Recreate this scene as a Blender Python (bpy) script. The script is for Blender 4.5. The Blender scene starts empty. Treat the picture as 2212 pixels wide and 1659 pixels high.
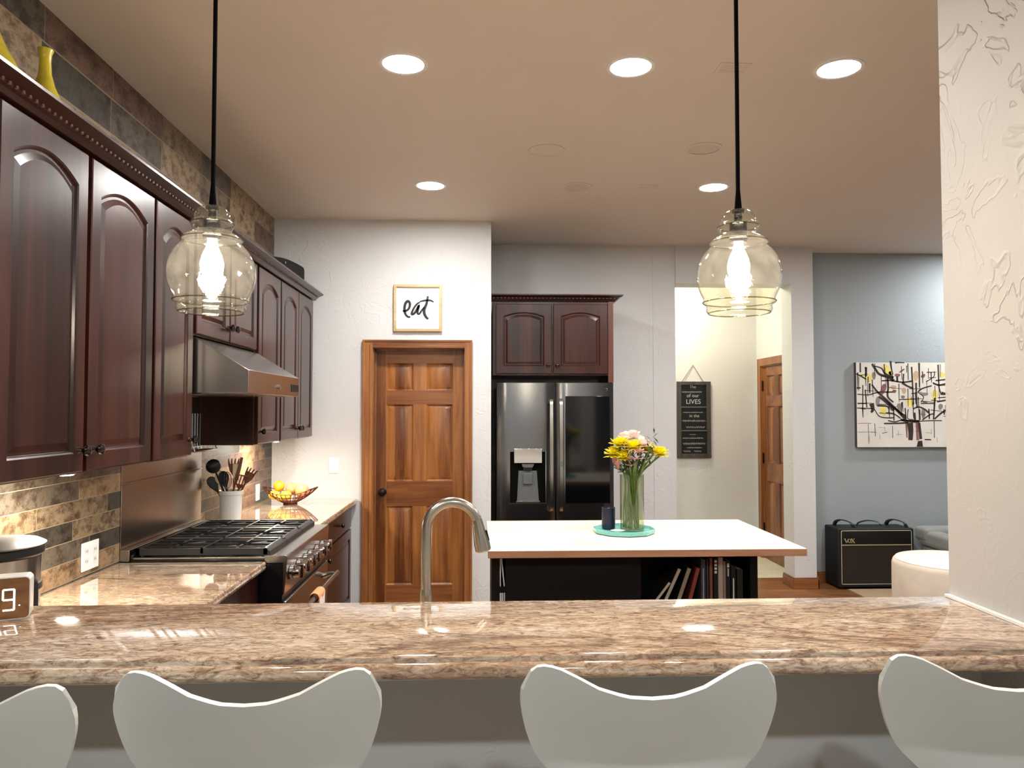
import bpy, bmesh, math, random
from mathutils import Vector, Matrix
random.seed(7)
PI = math.pi
SC = bpy.context.scene
COL = SC.collection

# ------------------------------------------------------------------ camera, world, exposure
cam_d = bpy.data.cameras.new('camera'); cam = bpy.data.objects.new('camera', cam_d); COL.objects.link(cam)
cam_d.sensor_fit = 'HORIZONTAL'; cam_d.sensor_width = 36.0; cam_d.lens = 36.0 * 1640.0 / 2212.0
cam_d.clip_start = 0.05; cam_d.clip_end = 60
cam.location = (0, 0, 1.585)
cam.rotation_euler = (math.radians(90 + 2.0238), 0, math.radians(-2.3394))
SC.camera = cam
W = bpy.data.worlds.new('world'); SC.world = W; W.use_nodes = True
W.node_tree.nodes['Background'].inputs[0].default_value = (0.05, 0.06, 0.08, 1)
W.node_tree.nodes['Background'].inputs[1].default_value = 0.3
SC.view_settings.view_transform = 'Standard'; SC.view_settings.look = 'None'
SC.view_settings.gamma = 1.0; SC.view_settings.use_curve_mapping = False
SC.view_settings.exposure = 0.5
LAMP = 300.0          # radiance of the ceiling downlights
CEIL = 3.07

# ------------------------------------------------------------------ materials
def lin(h):
    h = h.lstrip('#'); o = []
    for i in (0, 2, 4):
        c = int(h[i:i+2], 16) / 255.0
        o.append(c / 12.92 if c <= 0.04045 else ((c + 0.055) / 1.055) ** 2.4)
    return tuple(o)
def c4(c): return (c[0], c[1], c[2], 1.0)
def nodes(name):
    m = bpy.data.materials.new(name); m.use_nodes = True
    nt = m.node_tree; b = nt.nodes['Principled BSDF']
    return m, nt, b
def N(nt, t, **kw):
    n = nt.nodes.new(t)
    for k, v in kw.items(): setattr(n, k, v)
    return n
def coords(nt, scale=(1, 1, 1), rot=(0, 0, 0), obj=False):
    if obj: src = N(nt, 'ShaderNodeTexCoord').outputs['Object']
    else: src = N(nt, 'ShaderNodeNewGeometry').outputs['Position']
    mp = N(nt, 'ShaderNodeMapping'); mp.inputs['Scale'].default_value = scale; mp.inputs['Rotation'].default_value = rot
    nt.links.new(src, mp.inputs['Vector']); return mp.outputs['Vector']
def noise(nt, vec, scale, detail=4, rough=0.55, dist=0.0):
    n = N(nt, 'ShaderNodeTexNoise'); n.inputs['Scale'].default_value = scale; n.inputs['Detail'].default_value = detail
    n.inputs['Roughness'].default_value = rough; n.inputs['Distortion'].default_value = dist
    nt.links.new(vec, n.inputs['Vector']); return n.outputs['Fac']
def ramp(nt, fac, stops, interp='LINEAR'):
    r = N(nt, 'ShaderNodeValToRGB'); r.color_ramp.interpolation = interp
    e = r.color_ramp.elements
    while len(e) < len(stops): e.new(0.5)
    for i, (p, c) in enumerate(stops):
        e[i].position = p; e[i].color = c4(c) if len(c) == 3 else c
    nt.links.new(fac, r.inputs['Fac']); return r.outputs['Color']
def bump(nt, b, h, strength, dist=0.01):
    bp = N(nt, 'ShaderNodeBump'); bp.inputs['Strength'].default_value = strength; bp.inputs['Distance'].default_value = dist
    nt.links.new(h, bp.inputs['Height']); nt.links.new(bp.outputs['Normal'], b.inputs['Normal'])
def mk(name, col, rough=0.5, metal=0.0, var=0.08, vs=6.0, bmp=0.0, bs=60.0, coat=0.0, spec=0.5, stretch=(1, 1, 1), aniso=0.0, sheen=0.0):
    m, nt, b = nodes(name)
    if isinstance(col, str): col = lin(col)
    b.inputs['Roughness'].default_value = rough; b.inputs['Metallic'].default_value = metal
    b.inputs['Coat Weight'].default_value = coat; b.inputs['Coat Roughness'].default_value = 0.12
    b.inputs['Specular IOR Level'].default_value = spec
    b.inputs['Sheen Weight'].default_value = sheen
    b.inputs['Anisotropic'].default_value = aniso
    v = coords(nt, stretch)
    f = noise(nt, v, vs, 3)
    lo = tuple(c * (1 - var) for c in col); hi = tuple(min(1, c * (1 + var)) for c in col)
    nt.links.new(ramp(nt, f, [(0.3, lo), (0.7, hi)]), b.inputs['Base Color'])
    if bmp: bump(nt, b, noise(nt, v, bs, 4), bmp, 0.003)
    return m
def emis(name, col, s):
    m, nt, b = nodes(name)
    b.inputs['Base Color'].default_value = c4(col); b.inputs['Emission Color'].default_value = c4(col)
    b.inputs['Emission Strength'].default_value = s; return m

def plaster(name, col, strength=0.35, amt=0.05):
    m, nt, b = nodes(name); col = lin(col)
    b.inputs['Roughness'].default_value = 0.62; b.inputs['Specular IOR Level'].default_value = 0.35
    v = coords(nt)
    f = noise(nt, v, 1.3, 3)
    nt.links.new(ramp(nt, f, [(0.3, tuple(c * (1 - amt) for c in col)), (0.7, col)]), b.inputs['Base Color'])
    a = noise(nt, v, 4.0, 3, 0.5, 1.6)
    ridge = ramp(nt, a, [(0.40, (0, 0, 0)), (0.43, (1, 1, 1)), (0.45, (0.35,) * 3), (0.60, (0.35,) * 3), (0.62, (0.9,) * 3), (0.64, (0, 0, 0))])
    mask = ramp(nt, noise(nt, v, 2.1, 2), [(0.45, (0.06,) * 3), (0.62, (1, 1, 1))])
    mx = N(nt, 'ShaderNodeMath', operation='MULTIPLY'); nt.links.new(ridge, mx.inputs[0]); nt.links.new(mask, mx.inputs[1])
    ad = N(nt, 'ShaderNodeMath', operation='MULTIPLY_ADD'); nt.links.new(noise(nt, v, 22, 5), ad.inputs[0]); ad.inputs[1].default_value = 0.25
    nt.links.new(mx.outputs[0], ad.inputs[2])
    bump(nt, b, ad.outputs[0], strength, 0.006)
    return m

def wood(name, dark, light, grain='Z', rough=0.35, coat=0.3, scale=1.0, boards=0.0, spec=0.4):
    """grain runs along the named axis; boards = width of glued-up staves"""
    m, nt, b = nodes(name); dark = lin(dark); light = lin(light)
    b.inputs['Roughness'].default_value = rough; b.inputs['Coat Weight'].default_value = coat; b.inputs['Coat Roughness'].default_value = 0.18
    b.inputs['Specular IOR Level'].default_value = spec
    s = {'X': (0.07, 1, 1), 'Y': (1, 0.07, 1), 'Z': (1, 1, 0.07)}[grain]
    v = coords(nt, tuple(k * scale for k in s))
    f1 = noise(nt, v, 26, 6, 0.62, 0.7); f2 = noise(nt, v, 6, 3, 0.5, 0.5)
    mx = N(nt, 'ShaderNodeMath', operation='ADD'); nt.links.new(f1, mx.inputs[0]); nt.links.new(f2, mx.inputs[1])
    last = mx.outputs[0]
    if boards:
        p = N(nt, 'ShaderNodeNewGeometry').outputs['Position']
        sx = N(nt, 'ShaderNodeSeparateXYZ'); nt.links.new(p, sx.inputs[0])
        sm = N(nt, 'ShaderNodeMath', operation='ADD')
        ax = {'Z': ('X', 'Y'), 'X': ('Y', 'Z'), 'Y': ('X', 'Z')}[grain]
        nt.links.new(sx.outputs[ax[0]], sm.inputs[0]); nt.links.new(sx.outputs[ax[1]], sm.inputs[1])
        dv = N(nt, 'ShaderNodeMath', operation='DIVIDE'); nt.links.new(sm.outputs[0], dv.inputs[0]); dv.inputs[1].default_value = boards
        fl = N(nt, 'ShaderNodeMath', operation='FLOOR'); nt.links.new(dv.outputs[0], fl.inputs[0])
        wn = N(nt, 'ShaderNodeTexWhiteNoise', noise_dimensions='1D'); nt.links.new(fl.outputs[0], wn.inputs['W'])
        ma = N(nt, 'ShaderNodeMath', operation='MULTIPLY_ADD'); nt.links.new(wn.outputs['Value'], ma.inputs[0]); ma.inputs[1].default_value = 0.42
        nt.links.new(last, ma.inputs[2]); ms = N(nt, 'ShaderNodeMath', operation='SUBTRACT'); nt.links.new(ma.outputs[0], ms.inputs[0]); ms.inputs[1].default_value = 0.21
        last = ms.outputs[0]
    hf = N(nt, 'ShaderNodeMath', operation='MULTIPLY'); nt.links.new(last, hf.inputs[0]); hf.inputs[1].default_value = 0.5
    mid = tuple((a + c) / 2 for a, c in zip(dark, light))
    nt.links.new(ramp(nt, hf.outputs[0], [(0.36, dark), (0.5, mid), (0.62, light)]), b.inputs['Base Color'])
    bump(nt, b, f1, 0.05, 0.002)
    return m

def granite(name, kx=1.0, ky=2.9):
    m, nt, b = nodes(name)
    b.inputs['Roughness'].default_value = 0.05; b.inputs['Specular IOR Level'].default_value = 0.9
    b.inputs['Coat Weight'].default_value = 1.0; b.inputs['Coat Roughness'].default_value = 0.02
    v = coords(nt, (kx, ky, ky), (0, 0, math.radians(-7)))
    f = noise(nt, v, 25, 9, 0.76, 1.2)
    c1 = ramp(nt, f, [(0.30, lin('#2e221c')), (0.39, lin('#7f6655')), (0.46, lin('#b09680')), (0.53, lin('#cfba a4'.replace(' ','')) ), (0.64, lin('#e6dac6'))])
    big = noise(nt, coords(nt, (0.6, 1.6, 1.6), (0, 0, math.radians(-9))), 2.3, 4, 0.6, 0.8)
    c2 = ramp(nt, big, [(0.33, lin('#cdaf9c')), (0.5, lin('#f0e5d6')), (0.68, (1, 1, 1))])
    mx = N(nt, 'ShaderNodeMix', data_type='RGBA', blend_type='MULTIPLY'); mx.inputs[0].default_value = 0.75
    nt.links.new(c1, mx.inputs[6]); nt.links.new(c2, mx.inputs[7])
    vein = noise(nt, coords(nt, (0.5, 2.0, 2.0), (0, 0, math.radians(-10))), 1.6, 5, 0.55, 1.2)
    vr = ramp(nt, vein, [(0.485, (0, 0, 0)), (0.5, (1, 1, 1)), (0.515, (0, 0, 0))])
    m2 = N(nt, 'ShaderNodeMix', data_type='RGBA'); nt.links.new(mx.outputs[2], m2.inputs[6]); m2.inputs[7].default_value = c4(lin('#4a352b'))
    mm = N(nt, 'ShaderNodeMath', operation='MULTIPLY'); nt.links.new(vr, mm.inputs[0]); mm.inputs[1].default_value = 0.6
    nt.links.new(mm.outputs[0], m2.inputs[0])
    nt.links.new(m2.outputs[2], b.inputs['Base Color'])
    return m

def slate(name):
    """long thin slate tiles laid in courses on the wall at x = -1.6; every tile gets its own stone colour"""
    m, nt, b = nodes(name)
    p = N(nt, 'ShaderNodeNewGeometry').outputs['Position']
    s = N(nt, 'ShaderNodeSeparateXYZ'); nt.links.new(p, s.inputs[0])
    def M(op, a, bb=None, c=None):
        n = N(nt, 'ShaderNodeMath', operation=op)
        for i, x in enumerate((a, bb, c)):
            if x is None: continue
            if isinstance(x, (int, float)): n.inputs[i].default_value = x
            else: nt.links.new(x, n.inputs[i])
        return n.outputs[0]
    up = M('GREATER_THAN', s.outputs['Z'], 1.5)
    zz = M('DIVIDE', M('ADD', s.outputs['Z'], -0.921), M('ADD', 0.0775, M('MULTIPLY', up, 0.0775)))
    row = M('FLOOR', zz); fz = M('FRACT', zz)
    wn = N(nt, 'ShaderNodeTexWhiteNoise', noise_dimensions='1D'); nt.links.new(row, wn.inputs['W'])
    yy = M('DIVIDE', M('ADD', s.outputs['Y'], M('MULTIPLY', wn.outputs['Value'], 3.0)), 0.52)
    colm = M('FLOOR', yy); fy = M('FRACT', yy)
    cmb = N(nt, 'ShaderNodeCombineXYZ'); nt.links.new(row, cmb.inputs[0]); nt.links.new(colm, cmb.inputs[1])
    w2 = N(nt, 'ShaderNodeTexWhiteNoise', noise_dimensions='2D'); nt.links.new(cmb.outputs[0], w2.inputs['Vector'])
    tile = ramp(nt, w2.outputs['Value'], [(0.0, lin('#47423b')), (0.16, lin('#84745c')), (0.32, lin('#9a8163')), (0.48, lin('#5e564b')), (0.62, lin('#a08c70')), (0.76, lin('#70574a')), (0.9, lin('#7f7361'))], 'CONSTANT')
    off = N(nt, 'ShaderNodeVectorMath', operation='MULTIPLY_ADD'); nt.links.new(w2.outputs['Color'], off.inputs[0]); off.inputs[1].default_value = (9, 9, 9)
    nt.links.new(p, off.inputs[2])
    mp = N(nt, 'ShaderNodeMapping'); mp.inputs['Scale'].default_value = (1, 0.9, 1.2); mp.inputs['Rotation'].default_value = (0.6, 0, 0); nt.links.new(off.outputs[0], mp.inputs['Vector'])
    f = noise(nt, mp.outputs['Vector'], 13, 10, 0.74, 0.15)
    var = ramp(nt, f, [(0.32, lin('#5e5550')), (0.44, lin('#b5a89b')), (0.55, (1, 1, 1)), (0.66, lin('#e2bb98'))])
    mx = N(nt, 'ShaderNodeMix', data_type='RGBA', blend_type='MULTIPLY'); mx.inputs[0].default_value = 1.0
    nt.links.new(tile, mx.inputs[6]); nt.links.new(var, mx.inputs[7])
    ez = M('MINIMUM', fz, M('SUBTRACT', 1.0, fz)); ey = M('MINIMUM', fy, M('SUBTRACT', 1.0, fy))
    gz = M('LESS_THAN', ez, 0.022); gy = M('LESS_THAN', ey, 0.0035); g = M('MAXIMUM', gz, gy)
    m2 = N(nt, 'ShaderNodeMix', data_type='RGBA'); nt.links.new(g, m2.inputs[0]); nt.links.new(mx.outputs[2], m2.inputs[6]); m2.inputs[7].default_value = c4(lin('#8b7f69'))
    nt.links.new(m2.outputs[2], b.inputs['Base Color'])
    b.inputs['Roughness'].default_value = 0.45
    h = M('SUBTRACT', M('MULTIPLY', f, 0.6), g)
    bump(nt, b, h, 0.5, 0.004)
    return m

def planks(name, w, l, cols, grout, rough=0.3):
    m, nt, b = nodes(name)
    v = coords(nt)
    br = N(nt, 'ShaderNodeTexBrick'); br.offset = 0.37
    br.inputs['Scale'].default_value = 1.0; br.inputs['Brick Width'].default_value = l; br.inputs['Row Height'].default_value = w
    br.inputs['Mortar Size'].default_value = 0.002; br.inputs['Color1'].default_value = c4(lin(cols[0])); br.inputs['Color2'].default_value = c4(lin(cols[1])); br.inputs['Mortar'].default_value = c4(lin(grout))
    nt.links.new(v, br.inputs['Vector'])
    f = noise(nt, coords(nt, (0.12, 1, 1)), 22, 6, 0.6, 0.5)
    mx = N(nt, 'ShaderNodeMix', data_type='RGBA', blend_type='MULTIPLY'); mx.inputs[0].default_value = 0.8
    nt.links.new(br.outputs['Color'], mx.inputs[6]); nt.links.new(ramp(nt, f, [(0.35, (0.5, 0.45, 0.4)), (0.65, (1, 1, 1))]), mx.inputs[7])
    nt.links.new(mx.outputs[2], b.inputs['Base Color']); b.inputs['Roughness'].default_value = rough
    return m

def thin_glass(name, tint, edge=0.35, refl=1.0, bmp=0.0, haze=0.0):
    m, nt, b = nodes(name); nt.nodes.remove(b)
    out = nt.nodes['Material Output']
    tr = N(nt, 'ShaderNodeBsdfTransparent'); gl = N(nt, 'ShaderNodeBsdfGlossy'); gl.inputs['Roughness'].default_value = 0.02
    lw = N(nt, 'ShaderNodeLayerWeight'); lw.inputs['Blend'].default_value = 0.35
    tint = lin(tint)
    cr = ramp(nt, lw.outputs['Facing'], [(0.0, tint), (0.62, tuple(t * 0.93 for t in tint)), (0.82, tuple(t * 0.7 for t in tint)), (1.0, tuple(t * edge for t in tint))])
    nt.links.new(cr, tr.inputs['Color'])
    fr = N(nt, 'ShaderNodeLayerWeight'); fr.inputs['Blend'].default_value = 0.5
    pw = N(nt, 'ShaderNodeMath', operation='POWER'); nt.links.new(fr.outputs['Facing'], pw.inputs[0]); pw.inputs[1].default_value = 4.0
    mu = N(nt, 'ShaderNodeMath', operation='MULTIPLY_ADD', use_clamp=True); nt.links.new(pw.outputs[0], mu.inputs[0]); mu.inputs[1].default_value = 0.75 * refl; mu.inputs[2].default_value = 0.05
    if bmp:
        bp = N(nt, 'ShaderNodeBump'); bp.inputs['Strength'].default_value = bmp; bp.inputs['Distance'].default_value = 0.004
        nt.links.new(noise(nt, coords(nt), 45, 3), bp.inputs['Height'])
        for x in (fr, gl, lw): nt.links.new(bp.outputs['Normal'], x.inputs['Normal'])
    base_ = tr.outputs[0]
    if haze:
        df = N(nt, 'ShaderNodeBsdfTranslucent'); df.inputs['Color'].default_value = (0.95, 0.9, 0.8, 1)
        d2_ = N(nt, 'ShaderNodeBsdfDiffuse'); d2_.inputs['Color'].default_value = (0.95, 0.9, 0.8, 1)
        ad_ = N(nt, 'ShaderNodeMixShader'); ad_.inputs[0].default_value = 0.4; nt.links.new(df.outputs[0], ad_.inputs[1]); nt.links.new(d2_.outputs[0], ad_.inputs[2])
        hz = N(nt, 'ShaderNodeMixShader'); nt.links.new(tr.outputs[0], hz.inputs[1]); nt.links.new(ad_.outputs[0], hz.inputs[2])
        nt.links.new(ramp(nt, noise(nt, coords(nt), 30, 4), [(0.35, (haze * .5,) * 3), (0.7, (haze * 1.5,) * 3)]), hz.inputs[0]); base_ = hz.outputs[0]
    mi = N(nt, 'ShaderNodeMixShader'); nt.links.new(mu.outputs[0], mi.inputs[0]); nt.links.new(base_, mi.inputs[1]); nt.links.new(gl.outputs[0], mi.inputs[2])
    nt.links.new(mi.outputs[0], out.inputs['Surface']); return m

def checker_cloth(name):
    m, nt, b = nodes(name)
    v = coords(nt, (1, 1, 1), (0, math.radians(45), 0))
    ck = N(nt, 'ShaderNodeTexChecker'); ck.inputs['Scale'].default_value = 55
    ck.inputs['Color1'].default_value = c4(lin('#2a1c13')); ck.inputs['Color2'].default_value = c4(lin('#1d130e'))
    nt.links.new(v, ck.inputs['Vector']); nt.links.new(ck.outputs['Color'], b.inputs['Base Color']); b.inputs['Roughness'].default_value = 0.8
    return m

M_wall = plaster('wall plaster', '#dadad9')
M_wallr = plaster('wall plaster heavy', '#c4c0bc', 0.75)
M_knee = plaster('bar plaster', '#c9c8c2', 0.25)
M_blue = plaster('blue plaster', '#a4abad', 0.2)
M_ceil = plaster('ceiling paint', '#dbcfc2', 0.08, 0.03)
M_slate = slate('slate tile')
M_floor = planks('wood floor', 0.11, 1.1, ('#9a6a43', '#7a4c2d'), '#3a2416')
M_hallfloor = mk('hall floor tile', '#d9d3bd', 0.5)
M_cherry = wood('cherry', '#210d08', '#3f1e16', 'Z', 0.28, 0.12, boards=0.09)
M_cherryY = wood('cherry rail', '#1c0b07', '#36180f', 'Y', 0.3, 0.12)
M_cherryX = wood('cherry crown', '#1c0b07', '#36180f', 'X', 0.3, 0.12)
M_cherryL = wood('cherry side', '#45231a', '#5f3426', 'Z', 0.4, 0.2)
M_bead = mk('crown bead', '#6f4c3c', 0.4)
M_dark = mk('espresso', '#120f0e', 0.5, spec=0.3)
M_alder = wood('alder', '#5f3213', '#a36936', 'Z', 0.38, 0.25, boards=0.075)
M_alderX = wood('alder rail', '#693a1a', '#9c6334', 'X', 0.38, 0.25)
M_alderT = wood('alder trim', '#6e3f1e', '#a56c3c', 'Z', 0.35, 0.3)
M_base = wood('baseboard wood', '#6e4023', '#9a6238', 'X', 0.4, 0.2)
M_granite = granite('granite')
M_steel = mk('stainless steel', '#b9b6b0', 0.22, 1.0, 0.04, 3)
M_steelP = mk('stainless panel', '#a39b92', 0.24, 1.0, 0.05, 2)
M_steelD = mk('black stainless', '#8c8d90', 0.2, 1.0, 0.04, 2, stretch=(3, 3, .3))
M_nickel = mk('brushed nickel', '#b9b2a5', 0.24, 1.0, 0.05)
M_lid = mk('satin lid', '#dddddd', 0.32, 1.0, 0.02)
M_chrome = mk('chrome', '#d8d8d8', 0.08, 1.0, 0.02)
M_bronze = mk('dark bronze', '#3a3230', 0.22, 0.85)
M_iron = mk('cast iron', '#161619', 0.42, 0.0, 0.15, bmp=0.2, bs=200, coat=0.25)
M_black = mk('black', '#0c0c0d', 0.45, spec=0.4)
M_blackg = mk('black glass', '#060708', 0.06, coat=0.3)
M_blackm = mk('black enamel', '#101012', 0.25)
M_grey = mk('grey plastic', '#5c5f5e', 0.45)
M_white = mk('white paint', '#e9e8e3', 0.35, var=0.02)
M_ceram = mk('white ceramic', '#e6e4df', 0.18, var=0.03, coat=0.3)
M_plate = mk('white plastic', '#f2f2f3', 0.3, var=0.01)
M_chair = mk('chair white lacquer', '#d0d1c8', 0.3, var=0.02, coat=0.2)
M_chairHi = mk('chair edge highlight', '#f2efe6', 0.3, var=0.02)  # lighter than the shell: light caught on the rim, painted in
M_yellow = mk('yellow glaze', '#c9b52c', 0.3, var=0.18, vs=18, coat=0.3)
M_lemon = mk('lemon', '#f2cf32', 0.45, bmp=0.3, bs=200)
M_orange = mk('orange peel', '#ef9a1e', 0.42, bmp=0.4, bs=300)
M_peach = mk('pink grapefruit', '#eaa06a', 0.42, var=0.18, vs=20, bmp=0.3, bs=300)
M_copper = mk('copper wire', '#7c4a38', 0.35, 0.9)
M_maple = wood('maple top', '#e6d7bd', '#f7efdf', 'X', 0.32, 0.15, 0.5)
M_mapleE = wood('island edge', '#8f6349', '#b58466', 'X', 0.5, 0.05)
M_teal = mk('teal glaze', '#6fb9b1', 0.25, var=0.1, vs=20, coat=0.4)
M_navy = mk('navy glaze', '#10182f', 0.35, var=0.2, vs=15)
M_water = thin_glass('vase glass', '#f0f4e6', 0.6, 1.0)
M_glass = thin_glass('pendant glass', '#f7f6ea', 0.12, 1.2, 0.35, 0.013)
M_glassR = thin_glass('glass rib', '#cfcab2', 0.1, 1.5)
M_glassc = thin_glass('clear glass', '#eef0ea', 0.5, 1.0)
M_bulb = emis('pendant bulb glow', (1.0, 0.90, 0.76), 210)
M_lens = emis('downlight lens', (1.0, 0.975, 0.95), LAMP)
M_lensR = emis('dimmed downlight lens', (0.86, 0.95, 1.0), LAMP * 1.3)
M_puck = emis('under cabinet lamp', (1.0, 0.90, 0.74), 1000)
M_hall = emis('hall lamp', (1.0, 0.94, 0.70), 85)
M_liv = emis('living room lamp', (0.93, 0.97, 1.0), LAMP * 1.3)
M_green = mk('stem green', '#5b7034', 0.5, var=0.3, vs=25)
M_greenD = mk('leaf green', '#3b4a26', 0.5, var=0.3, vs=25)
M_petY = mk('yellow petal', '#f4e31f', 0.5, var=0.08); M_petP = mk('pale pink petal', '#f7e3da', 0.5, var=0.08)
M_petM = mk('mauve petal', '#d9a3b8', 0.5, var=0.12); M_petB = mk('brown petal', '#a9776a', 0.5, var=0.15); M_petC = mk('flower eye', '#7a2f4a', 0.5)
M_sofa = mk('grey upholstery', '#8d8c88', 0.9, bmp=0.3, bs=150, sheen=0.3)
M_otto = mk('cream fabric', '#dccfbd', 0.9, bmp=0.35, bs=90, sheen=0.2)
M_ottoT = mk('cream piping', '#f3ebdd', 0.9, bmp=0.3, bs=150)
M_rug = mk('rug', '#a88e70', 0.95, bmp=0.4, bs=200)
M_tolex = mk('black tolex', '#08080a', 0.6, bmp=0.4, bs=260)
M_grille = checker_cloth('grille cloth')
M_pipe = mk('cream piping cord', '#cfc6ac', 0.5); M_gold = mk('gold strip', '#d9cf9a', 0.3, 0.6)
M_canvas = mk('canvas', '#e3ddd2', 0.7, var=0.07, vs=4); M_ink = mk('painted dark brown', '#3a2a28', 0.6, var=0.3, vs=20)
M_paY = mk('painted yellow', '#e8d774', 0.6, var=0.15); M_paB = mk('painted beige', '#cfae8c', 0.6, var=0.15)
M_paR = mk('painted maroon', '#8d5f5a', 0.6, var=0.2); M_paG = mk('painted taupe', '#8b8078', 0.6, var=0.2)
M_edge = mk('canvas side', '#4a4543', 0.7)
M_frame = wood('pale gold frame', '#b49a6e', '#d8bf92', 'X', 0.35, 0.2)
M_paper = mk('white paper', '#f4f4f4', 0.6, var=0.01); M_inkb = mk('black ink', '#111015', 0.5)
M_chalk = mk('chalk', '#b9b9b5', 0.9); M_cbframe = wood('charcoal frame', '#33302c', '#4d4843', 'Z', 0.6, 0.0)
M_rope = mk('rope', '#6a6052', 0.8)
M_led = emis('clock digits', (1.0, 1.0, 0.94), 1.5)
M_clock = wood('clock wood', '#5e3a20', '#9a6a40', 'X', 0.5, 0.0, 1.3)
M_spoon = wood('brown utensil wood', '#4a2a1e', '#7a4a34', 'Z', 0.5, 0.1)
M_spoonL = wood('pale utensil wood', '#b99a78', '#dcc3a0', 'Z', 0.5, 0.1)
M_towel = mk('peach towel', '#e39a6a', 0.9, bmp=0.4, bs=200); M_towelW = mk('white towel', '#efe4d8', 0.9, bmp=0.4, bs=200)
M_pages = mk('book pages', '#cfc6b2', 0.8)
M_cord = mk('black cord', '#080405', 0.8, spec=0.1)
M_gap = mk('matt black', '#040404', 0.9, spec=0.1)  # flat black of the dispenser bay
M_caulk = mk('white caulk', '#f6f3ee', 0.4, var=0.01)
M_vent = mk('vent paint', '#c4b09a', 0.5, var=0.02)
M_baffle = mk('lamp baffle', '#cdbfae', 0.5, var=0.04)

# ------------------------------------------------------------------ mesh builder
ORIG = {}
class MB:
    def __init__(s): s.v = []; s.f = []; s.m = []; s.M = Matrix.Identity(4)
    def add(s, vs, fs, mi=0):
        o = len(s.v)
        for p in vs: s.v.append(s.M @ Vector(p))
        for f in fs: s.f.append([o + i for i in f]); s.m.append(mi)
        return s
    def box(s, x0, x1, y0, y1, z0, z1, mi=0):
        vs = [(x, y, z) for z in (z0, z1) for y in (y0, y1) for x in (x0, x1)]
        return s.add(vs, [(0, 2, 3, 1), (4, 5, 7, 6), (0, 1, 5, 4), (2, 6, 7, 3), (0, 4, 6, 2), (1, 3, 7, 5)], mi)
    def loops(s, ls, cap0=True, cap1=True, closed=True, mi=0, mis=None):
        n = len(ls[0]); vs = [p for l in ls for p in l]; o = len(s.v)
        s.add(vs, [])
        for k in range(len(ls) - 1):
            for i in range(n if closed else n - 1):
                j = (i + 1) % n
                s.f.append([o + k*n + i, o + k*n + j, o + (k+1)*n + j, o + (k+1)*n + i]); s.m.append(mis[k] if mis else mi)
        if cap0: s.f.append([o + i for i in reversed(range(n))]); s.m.append(mis[0] if mis else mi)
        if cap1: s.f.append([o + (len(ls)-1)*n + i for i in range(n)]); s.m.append(mis[-1] if mis else mi)
        return s
    def lathe(s, prof, n=24, c=(0, 0, 0), axis='Z', cap=(True, True), mi=0, sx=1.0):
        ls = []
        for r, h in prof:
            l = []
            for i in range(n):
                a = 2 * PI * i / n; x, y = r * math.cos(a) * sx, r * math.sin(a)
                p = {'Z': (x, y, h), 'X': (h, x, y), 'Y': (y, h, x)}[axis]
                l.append((p[0] + c[0], p[1] + c[1], p[2] + c[2]))
            ls.append(l)
        return s.loops(ls, cap[0], cap[1], mi=mi)
    def tube(s, path, r, n=8, cap=True, mi=0):
        P = [Vector(p) for p in path]; ls = []
        R = r if isinstance(r, (list, tuple)) else [r] * len(P)
        up = None
        for k, p in enumerate(P):
            t = (P[min(k + 1, len(P) - 1)] - P[max(k - 1, 0)]).normalized()
            if up is None:
                a = Vector((0, 0, 1)) if abs(t.z) < 0.9 else Vector((1, 0, 0)); up = (a - t * a.dot(t)).normalized()
            else: up = (up - t * up.dot(t)).normalized()
            sd = t.cross(up)
            ls.append([p + (up * math.cos(2*PI*i/n) + sd * math.sin(2*PI*i/n)) * R[k] for i in range(n)])
        return s.loops(ls, cap, cap, mi=mi)
    def prism(s, poly, axis, a, b, mi=0):
        """poly: 2D points in the other two axes (X: y,z  Y: x,z  Z: x,y)"""
        def P(p, h): return {'X': (h, p[0], p[1]), 'Y': (p[0], h, p[1]), 'Z': (p[0], p[1], h)}[axis]
        return s.loops([[P(p, a) for p in poly], [P(p, b) for p in poly]], mi=mi)
    def sphere(s, c, r, n=16, mi=0, sc=(1, 1, 1)):
        k = n // 2; ls = []
        for j in range(1, k):
            t = PI * j / k
            ls.append([(c[0] + r*sc[0]*math.sin(t)*math.cos(2*PI*i/n), c[1] + r*sc[1]*math.sin(t)*math.sin(2*PI*i/n), c[2] - r*sc[2]*math.cos(t)) for i in range(n)])
        o = len(s.v); s.loops(ls, False, False, mi=mi)
        s.add([(c[0], c[1], c[2] - r*sc[2]), (c[0], c[1], c[2] + r*sc[2])], [])
        a, b = len(s.v) - 2, len(s.v) - 1; e = o + (k - 2) * n
        for i in range(n):
            j = (i + 1) % n
            s.f.append([o + j, o + i, a]); s.m.append(mi); s.f.append([e + i, e + j, b]); s.m.append(mi)
        return s
    def ribbon(s, pts, w, P, th=0.0, mi=0):
        """flat brush stroke through 2-D points; w width or list; P maps (u, v, h) to 3-D"""
        n = len(pts); wl = w if isinstance(w, (list, tuple)) else [w] * n
        A = []; B = []
        for k in range(n):
            a = pts[max(k - 1, 0)]; b = pts[min(k + 1, n - 1)]
            dx, dy = b[0] - a[0], b[1] - a[1]; L = math.hypot(dx, dy) or 1
            nx, ny = -dy / L * wl[k] / 2, dx / L * wl[k] / 2
            A.append((pts[k][0] + nx, pts[k][1] + ny)); B.append((pts[k][0] - nx, pts[k][1] - ny))
        ls = [[P(a[0], a[1], 0), P(b[0], b[1], 0), P(b[0], b[1], th), P(a[0], a[1], th)] for a, b in zip(A, B)]
        return s.loops(ls, mi=mi)
    def blob(s, pts, P, th, mi=0):
        return s.loops([[P(p[0], p[1], 0) for p in pts], [P(p[0], p[1], th) for p in pts]], mi=mi)
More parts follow.
